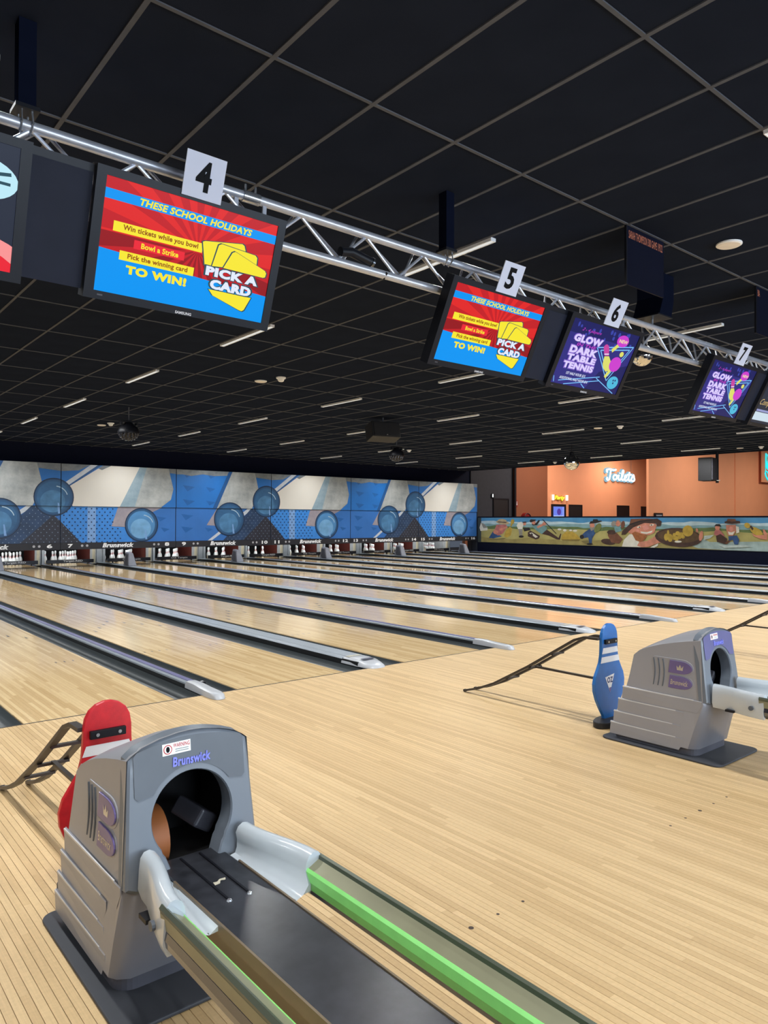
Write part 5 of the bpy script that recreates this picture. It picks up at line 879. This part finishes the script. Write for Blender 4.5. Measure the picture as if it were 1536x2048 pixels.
        fb = Frame((X(0.48, 0), 0, 0), (0, -1 if s < 0 else 1, 0), (0.02*s*-1, 0, 1))
        U = (lambda y: -y) if s < 0 else (lambda y: y)
        def lobe(z0, z1, ya, yb):
            h = (z1-z0)/2; zm = (z0+z1)/2
            return [(ya, z0), (ya-0.01, z1)]+[(yb+0.07-0.07*math.sin(a_)-0.0, zm+h*math.cos(a_)) for a_ in [math.pi*j/10 for j in range(0, 11)]]
        bd = MB()
        for z0, z1 in ((0.482, 0.566), (0.392, 0.476)):
            loop = [(fb.p(U(y), z, -0.001)) for y, z in lobe(z0-0.006, z1+0.006, 2.405, 2.143)]
            bd.prism(loop, fb.n*0.010)
        bd = bd.build('badge', hood_side, t, bevel=0.002)
        for z0, z1, txt in ((0.486, 0.562, None), (0.396, 0.472, 'Brunswick')):
            L_ = MB(); L_.prism([fb.p(U(y), z, 0.009) for y, z in lobe(z0, z1, 2.300, 2.150)], fb.n*0.006); lo_ = L_.build('badge_lobe', violet, bd, bevel=0.002)
            ua, ub = sorted((U(2.285), U(2.175)))
            if txt: text(txt, fb, ua, ub, 0.418, 0.448, 0.0156, silver, bd, bold=0.01, shear=0.2)
            else:
                uc = U(2.225); decal('crown', fb, [[(uc-0.018, 0.508), (uc+0.018, 0.508), (uc+0.022, 0.536), (uc+0.010, 0.522), (uc, 0.542), (uc-0.010, 0.522), (uc-0.022, 0.536)]], 0.0156, silver, bd)
        for j in range(3):
            yw = 2.398-0.03*j; P = [(yw-0.010*math.sin(z_*math.pi), 0.396+0.166*z_) for z_ in [i_/8 for i_ in range(9)]]
            MB().tube([fb.p(U(y), z, 0.010) for y, z in P], 0.004, 6).build('badge_wave', hood_plate, bd)
    # ---- rack: black run, side boards, end sweeps, padded rails
    y0 = 0.10
    MB().box(cx-0.101, cx+0.101, y0, 2.12, 0.335, 0.370).build('rack_run', beltm, t, bevel=0.004)
    for s in (-1, 1): MB().box(cx+s*0.103-0.003, cx+s*0.103+0.003, y0, 1.98, 0.295, 0.373).build('rack_edge', tan, t)
    for x in (-0.030, 0.032):
        MB().bar((cx+x, 1.80, 0.372), (cx+x, 2.10, 0.372), 0.006, 0.004).build('run_groove', black, t); MB().lathe((cx+x, 1.79, 0.370), [(0.008, 0), (0.006, 0.004), (0.002, 0.005)], 10).build('run_bolt', silver, t)
    decal('run_mark', Frame((cx, 1.90, 0.370), (1, 0, 0), (0, 1, 0)), [[(-0.022, -0.012), (-0.006, -0.010), (0.002, 0.004), (0.016, 0.0), (0.022, 0.012), (0.004, 0.014), (-0.008, 0.004), (-0.020, 0.006)]], 0.0009, mat('scuff_cream', C(190, 184, 164), 0.6), t)
    for s in (-1, 1):
        # sweep bracket: section swept from hood to rail; inner floor, rising back, rounded top lip, outer skirt
        def sec(q):
            w_ = q*q*(3-2*q); o_ = 0.158+0.057*w_; fl_ = 0.104; g_ = 0.012*q; dn = 0.028*(1-w_)
            return [(fl_, 0.366), (o_-0.085+dn, 0.362-g_), (o_-0.062+dn, 0.366-g_*0.5), (o_-0.045+dn*0.6, 0.382), (o_-0.036+dn*0.3, 0.406), (o_-0.032, 0.428), (o_-0.024, 0.444), (o_-0.008, 0.453), (o_+0.008, 0.450), (o_+0.018, 0.436), (o_+0.022, 0.405), (o_+0.025, 0.350), (o_+0.014, 0.318), (o_+0.002, 0.318), (o_-0.030, 0.350), (fl_, 0.352)]
        V = []; F = []; QS = [0, 0.15, 0.3, 0.5, 0.7, 0.85, 1.0]; m_ = 16
        for q in QS:
            y = 2.045-0.31*q
            for (x, z) in sec(q): V.append((cx+s*x, y-(0.03*q if x < 0.17 else 0)*(1 if q > 0.8 else 0), z))
        for i in range(len(QS)-1):
            for k in range(m_): F.append((i*m_+k, i*m_+(k+1) % m_, (i+1)*m_+(k+1) % m_, (i+1)*m_+k))
        F.append(tuple(range(m_))); F.append(tuple((len(QS)-1)*m_+k for k in range(m_)))
        o = mesh('end_sweep', V, F, lightplastic, t, smooth=True)
        bm = bmesh.new(); bm.from_mesh(o.data); bmesh.ops.recalc_face_normals(bm, faces=bm.faces); bm.to_mesh(o.data); bm.free(); shade(o, 55)
        bt = MB(); bt.tube([(cx+s*0.236, 1.80, 0.372), (cx+s*0.2455, 1.80, 0.372)], 0.013, 12); bt.build('button', hood_plate, o)
        # rail
        def ex(nm, pts, m, ya=1.76):
            return MB().prism([(cx+s*x, ya, z) for x, z in pts], (0, y0-ya, 0)).build(nm, m, t, bevel=0)
        ex('rail_body', [(0.196, 0.338), (0.204, 0.330), (0.222, 0.330), (0.232, 0.342), (0.236, 0.362), (0.232, 0.382), (0.224, 0.392), (0.200, 0.392)], chrome)
        ex('rail_upper', [(0.198, 0.392), (0.189, 0.411), (0.230, 0.430), (0.237, 0.420), (0.232, 0.384)], olive)
        ex('rail_lip', [(0.224, 0.427), (0.236, 0.420), (0.240, 0.432), (0.233, 0.441), (0.226, 0.437)], olive_d)
        ex('rail_pad', [(0.198, 0.350), (0.185, 0.358), (0.180, 0.382), (0.182, 0.405), (0.188, 0.413), (0.197, 0.400)], green)
    MB().box(cx-0.09, cx+0.09, 0.25, 0.75, 0.001, 0.335).build('pedestal', hood_low, t, bevel=0.02)
    for yy in (0.45, 1.93):
        MB().bar((cx-0.215, yy, 0.325), (cx+0.215, yy, 0.325), 0.05, 0.012).build('cross_arm', black, t)
    return t
ball_return(0.978, 'near grey ball return with a silver side badge, beside the red pin board', hood_plate)
ball_return(4.365, 'further grey ball return with a violet face plate, beside the blue pin board', hood_plate2)

# ================================================================== BALL RAMPS WITH PIN-SHAPED BOARDS
HWP = [(0.02, 0.058), (0.06, 0.072), (0.12, 0.115), (0.18, 0.152), (0.24, 0.176), (0.29, 0.180), (0.34, 0.166), (0.39, 0.134), (0.43, 0.110), (0.48, 0.098), (0.54, 0.094), (0.59, 0.093), (0.63, 0.086), (0.66, 0.070), (0.68, 0.045), (0.69, 0.015)]
def hwz(z):
    for (z0, w0), (z1, w1) in zip(HWP, HWP[1:]):
        if z0 <= z <= z1: return w0+(w1-w0)*(z-z0)/(z1-z0)
    return 0.05
def ramp(rx, px, m, lb, logo):
    t = thing('ball_ramp', lb, 'ball ramp', (px, 3.3, 0), 'ball ramps')
    yb = 2.90
    P = [(px+w_, z) for z, w_ in HWP]+[(px-w_, z) for z, w_ in HWP[::-1]]
    bd = MB().prism([(x, yb-0.012, z) for x, z in P], (0, 0.024, 0)).build('pin_board', m, t, bevel=0.003)
    fr = Frame((px, yb-0.0125, 0), (1, 0, 0), (0, 0, 1))
    for z0, z1, n_ in ((0.487, 0.527, 0.012), (0.425, 0.466, 0.0)):
        decal('white_stripe', fr, [[(-hwz(z0), z0), (hwz(z0), z0), (hwz(z1)-n_, z1), (-hwz(z1)+n_, z1)]], 0.0012, whitetape, bd)
    h = MB().box(px-0.072, px+0.066, yb-0.030, yb-0.012, 0.553, 0.585).build('handle', black, t, bevel=0.003)
    for sx in (-0.045, 0.04):
        MB().tube([(px+sx, yb-0.034, 0.569), (px+sx, yb-0.028, 0.569)], 0.007, 10).build('handle_screw', silver, h)
    if logo:
        s = decal('logo_triangle', fr, [[(-0.06, 0.325), (0.05, 0.34), (0.0, 0.215)]], 0.0012, whitetape, bd); text('OZ', fr, -0.036, 0.032, 0.282, 0.322, 0.0018, mat('logo_navy', C(28, 50, 100), 0.5), bd, bold=0.04); decal('logo_tip', fr, [[(-0.014, 0.248), (0.014, 0.250), (0.0, 0.215)]], 0.0018, mat('logo_mauve', C(110, 90, 140), 0.5), bd)
    # round black foot
    P = [(px+0.19*math.cos(a_), yb-0.03+0.085*math.sin(a_)) for a_ in [2*math.pi*k/28 for k in range(28)]]
    MB().prism([(x, y, 0.0008) for x, y in P], (0, 0, 0.042)).build('base', mat('foot_rubber', C(34, 34, 38), 0.5, bump=0.3), t, bevel=0.006)
    path = [(4.17, 0.012), (4.02, 0.055), (3.85, 0.125), (3.52, 0.305), (3.10, 0.560), (3.02, 0.588), (2.905, 0.590)]
    for s in (-1, 1):
        b = MB()
        for (y, z), (y2, z2) in zip(path, path[1:]): b.bar((rx+s*0.062, y, z), (rx+s*0.062, y2, z2), 0.016, 0.032, (1, 0, 0))
        b.build('rail', railblk, t)
        MB().tube([(rx+s*0.062-0.010, 4.17, 0.012), (rx+s*0.062+0.010, 4.17, 0.012)], 0.0115, 10).build('rail_tip', black, t)
    for y, z in ((3.72, 0.185), (3.30, 0.430)): MB().bar((rx-0.068, y, z), (rx+0.068, y, z), 0.024, 0.012).build('cross_bar', railblk, t)
    MB().bar((rx, 3.50, 0.302), (rx, 2.91, 0.302), 0.020, 0.014).build('brace', railblk, t); MB().bar((rx-0.068, 3.50, 0.298), (rx+0.068, 3.50, 0.298), 0.020, 0.012).build('cross_bar', railblk, t)
ramp(0.968, 1.000, redp, 'red pin-shaped board with black ball ramp behind the near ball return', False)
ramp(4.395, 4.440, bluep, 'blue pin-shaped board with black ball ramp behind the further ball return', True)
ramp(7.86, 7.90, redp, 'black ball ramp rails at the right edge of the approach', False)

# ================================================================== FOYER
def door(n, x0, x1, y, z1, m, lb, parent=None):
    t = thing('door_%d' % n, lb, 'door', ((x0+x1)/2, y, 0)); t['kind'] = 'structure'
    b = MB().box(x0-0.06, x0, y-0.04, y, 0, z1+0.06); b.box(x1, x1+0.06, y-0.04, y, 0, z1+0.06); b.box(x0, x1, y-0.04, y, z1, z1+0.06); b.build('door_frame', black, t)
    lf = box('door_leaf', x0, x1, y-0.025, y-0.002, 0.0, z1, m, t)
    MB().box(x1-0.16, x1-0.10, y-0.06, y-0.025, 1.0, 1.25).build('handle', silver, lf)
    return t
blk = mat('door_black', C(16, 16, 20), 0.5)
door(1, 25.02, 25.98, 22.3, 2.36, blk, 'black door in the charcoal wall')
t = door(2, 34.12, 35.36, 26.0, 2.30, blk, 'lit blue window door under the yellow neon')
fr = Frame((34.74, 25.96, 0), (1, 0, 0), (0, 0, 1))
decal('lit_pane', fr, [rect(-0.52, 0.50, 0.3, 2.22)], 0.004, mat('lit_blue', C(112, 132, 236), emit=1.0), t); decal('lit_disc', fr, [circ(0.0, 1.92, 0.19, n=20)], 0.008, mat('lit_violet', C(84, 62, 158), emit=1.0), t); decal('lit_bar', fr, [rect(-0.5, 0.45, 1.62, 1.70), rect(0.36, 0.40, 1.7, 2.2)], 0.008, mat('lit_pale', C(190, 210, 252), emit=1.0), t)
door(3, 35.78, 36.97, 26.0, 2.30, blk, 'black foyer door right of the lit blue door'); door(4, 40.78, 42.05, 26.0, 2.33, blk, 'black foyer door below the white neon sign')
t = thing('door_5', 'narrow black door at the edge of the orange wall', 'door', (43.9, 25.98, 0)); t['kind'] = 'structure'; box('door_leaf', 43.6, 44.3, 25.95, 25.998, 0, 2.3, blk, t); MB().box(43.52, 43.6, 25.94, 25.998, 0, 2.36).box(44.3, 44.38, 25.94, 25.998, 0, 2.36).box(43.52, 44.38, 25.94, 25.998, 2.3, 2.36).build('door_frame', black, t)
def neon(name, body, fr, x0, x1, y0, y1, m, lb, halo=None, shear=0.25):
    t = thing(name, lb, 'neon sign', fr.p((x0+x1)/2, y0, 0.05))
    text(body, fr, x0-0.05, x1+0.05, y0-0.05, y1+0.05, 0.02, halo or white, t, bold=0.06, shear=shear, name='backing', thick=0.02)
    text(body, fr, x0, x1, y0, y1, 0.07, m, t, bold=0.02, shear=shear, name='tube_lettering', thick=0.04)
    return t
fr = Frame((0, 26.0, 0), (1, 0, 0), (0, 0, 1))
n_white = mat('neon_white', (0.9, 0.97, 1, 1), emit=1.6); n_yel = mat('neon_yellow', (1.0, 0.85, 0.06, 1), emit=1.2); n_warm = mat('neon_warm', (1, 0.93, 0.8, 1), emit=1.5); n_cyan = mat('neon_cyan', (0.02, 0.75, 0.95, 1), emit=1.3)
t = thing('neon_sign', 'white script neon sign on the orange wall', 'neon sign', (40.9, 25.95, 3.95))
GL = [[(0.02, 0.80), (0.10, 0.95), (0.28, 0.98), (0.50, 0.92), (0.66, 0.98)], [(0.30, 0.92), (0.26, 0.55), (0.20, 0.15), (0.10, 0.0), (0.02, 0.10), (0.06, 0.24)], [(0.06, 0.70), (0.0, 0.84), (0.06, 0.95)],
      [(0.64, 0.52), (0.52, 0.46), (0.46, 0.24), (0.54, 0.08), (0.66, 0.14), (0.72, 0.36), (0.64, 0.52), (0.74, 0.42), (0.84, 0.50)], [(0.86, 0.54), (0.82, 0.22), (0.88, 0.08), (0.98, 0.16), (1.10, 0.50)], [(0.92, 0.68), (0.93, 0.72)],
      [(1.00, 0.14), (1.12, 0.55), (1.20, 0.90), (1.14, 0.95), (1.08, 0.70), (1.06, 0.22), (1.13, 0.08), (1.24, 0.18)], [(1.22, 0.22), (1.36, 0.34), (1.40, 0.50), (1.32, 0.54), (1.26, 0.36), (1.28, 0.12), (1.38, 0.06), (1.50, 0.20)],
      [(1.62, 0.86), (1.56, 0.40), (1.56, 0.14), (1.64, 0.06), (1.74, 0.20)], [(1.46, 0.60), (1.60, 0.64), (1.74, 0.62)], [(1.74, 0.20), (1.86, 0.56), (1.92, 0.60), (1.96, 0.34), (1.98, 0.16), (1.88, 0.04), (1.78, 0.08)]]
bk_ = MB(); tb_ = MB()
for g_ in GL:
    P = [(39.36+u_*1.59, 3.93+(v_*0.70)) for u_, v_ in g_]
    Q = []
    for i_ in range(len(P)-1):          # smooth the strokes
        p0, p1, p2, p3 = P[max(0, i_-1)], P[i_], P[i_+1], P[min(len(P)-1, i_+2)]
        for s_ in range(4):
            h_ = s_/4; Q.append(tuple(0.5*((2*p1[a_])+(-p0[a_]+p2[a_])*h_+(2*p0[a_]-5*p1[a_]+4*p2[a_]-p3[a_])*h_*h_+(-p0[a_]+3*p1[a_]-3*p2[a_]+p3[a_])*h_**3) for a_ in (0, 1)))
    Q.append(P[-1])
    bk_.tube([(x, 25.96, z) for x, z in Q], 0.115, 8); tb_.tube([(x, 25.85, z) for x, z in Q], 0.055, 8)
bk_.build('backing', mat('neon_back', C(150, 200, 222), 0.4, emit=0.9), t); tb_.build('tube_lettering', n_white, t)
MB().tube([(42.2, 25.9, 4.6), (42.2, 25.9, 6.0)], 0.01, 6).build('hanging_wire', silver, t)
t = neon('neon_sign', 'Party', fr, 34.30, 35.22, 2.56, 2.86, n_yel, 'small yellow neon sign between two white lights over the lit door', mat('neon_back_y', C(200, 150, 40), 0.4), 0.3)
for x in (34.12, 35.42): MB().tube([(x, 25.9, 2.58), (x, 25.9, 2.90)], 0.07, 12).build('side_light', n_warm, t)
t = thing('neon_sign', 'cyan neon tube sign cut by the right edge of the photo', 'neon sign', (42.7, 17.75, 3.9))
y = 17.74
MB().tube([(42.64, y, 5.23), (42.62, y, 4.55), (42.54, y, 4.08), (42.64, y, 3.92), (42.93, y, 3.73), (43.46, y, 3.60)], 0.035, 8).build('tube_outline', n_cyan, t); MB().tube([(42.64, y, 4.78), (42.73, y, 4.50), (42.85, y, 4.34), (42.93, y, 4.76), (42.88, y, 5.18)], 0.045, 8).build('tube_figure', n_cyan, t); MB().tube([(42.62, y, 4.23), (42.83, y, 4.18), (43.04, y, 3.97), (43.35, y, 3.87)], 0.03, 8).build('tube_line', n_cyan, t)
MB().box(42.15, 43.9, 17.775, 17.815, 3.6, 5.5).build('backing', orange, t)
t = thing('hose_reel', 'red fire hose reel low on the shaded orange wall', 'hose reel', (27.05, 22.0, 1.23))
MB().tube([(27.05, 22.19, 1.50), (27.05, 22.0, 1.50)], 0.27, 24).build('drum', mat('hose_red', C(140, 24, 30), 0.4), t, smooth=True); MB().tube([(27.05, 22.0, 1.50), (27.05, 21.97, 1.50)], 0.10, 16).build('hub', mat('hub_dark', C(60, 20, 24), 0.4), t); MB().tube([(27.05+0.24*math.cos(a_), 21.99, 1.50+0.24*math.sin(a_)) for a_ in [math.pi*2*k/20 for k in range(21)]], 0.022, 6).build('hose', mat('hose_dark', C(70, 24, 30), 0.5), t)
t = thing('extinguisher_sign', 'small dark red sign above the hose reel', 'sign', (26.5, 22.19, 2.1)); box('plate', 26.43, 26.57, 22.185, 22.198, 2.05, 2.35, mat('sign_red', C(150, 40, 36), 0.5), t); decal('arrow', Frame((26.5, 22.185, 0), (1, 0, 0), (0, 0, 1)), [[(-0.02, 2.30), (0.02, 2.30), (0.02, 2.18), (0.045, 2.18), (0, 2.10), (-0.045, 2.18), (-0.02, 2.18)]], 0.002, white, t)
t = thing('exit_lamp', 'small glowing white lamp above the black door', 'lamp', (24.9, 22.25, 2.46)); box('body', 24.84, 25.02, 22.24, 22.3, 2.44, 2.62, black, t); box('diffuser', 24.86, 24.92, 22.225, 22.24, 2.46, 2.60, mat('exit_white', (0.95, 1, 0.97, 1), emit=1.5), t)
t = thing('photo_frame', 'small black framed notice standing above the mural wall', 'frame', (31.25, 17.9, 1.5)); box('frame', 31.22, 31.92, 17.93, 17.99, 1.35, 1.78, black, t); box('picture', 31.32, 31.82, 17.92, 17.94, 1.42, 1.70, mat('notice_grey', C(150, 150, 156), 0.5), t)

for k, p in enumerate(((27.5, 19.0), (33, 23.0), (39.5, 23.5), (27.5, 14), (34, 14.5), (41, 13.5))):
    t = thing('panel_light', 'square white ceiling light panel high over the foyer', 'ceiling light', (p[0], p[1], 5.88), 'foyer ceiling light panels')
    MB().box(p[0]-1.25, p[0]+1.25, p[1]-1.25, p[1]+1.25, 5.88, 6.0).build('housing', white, t)  # housing added, unseen, for the foyer fill lamps
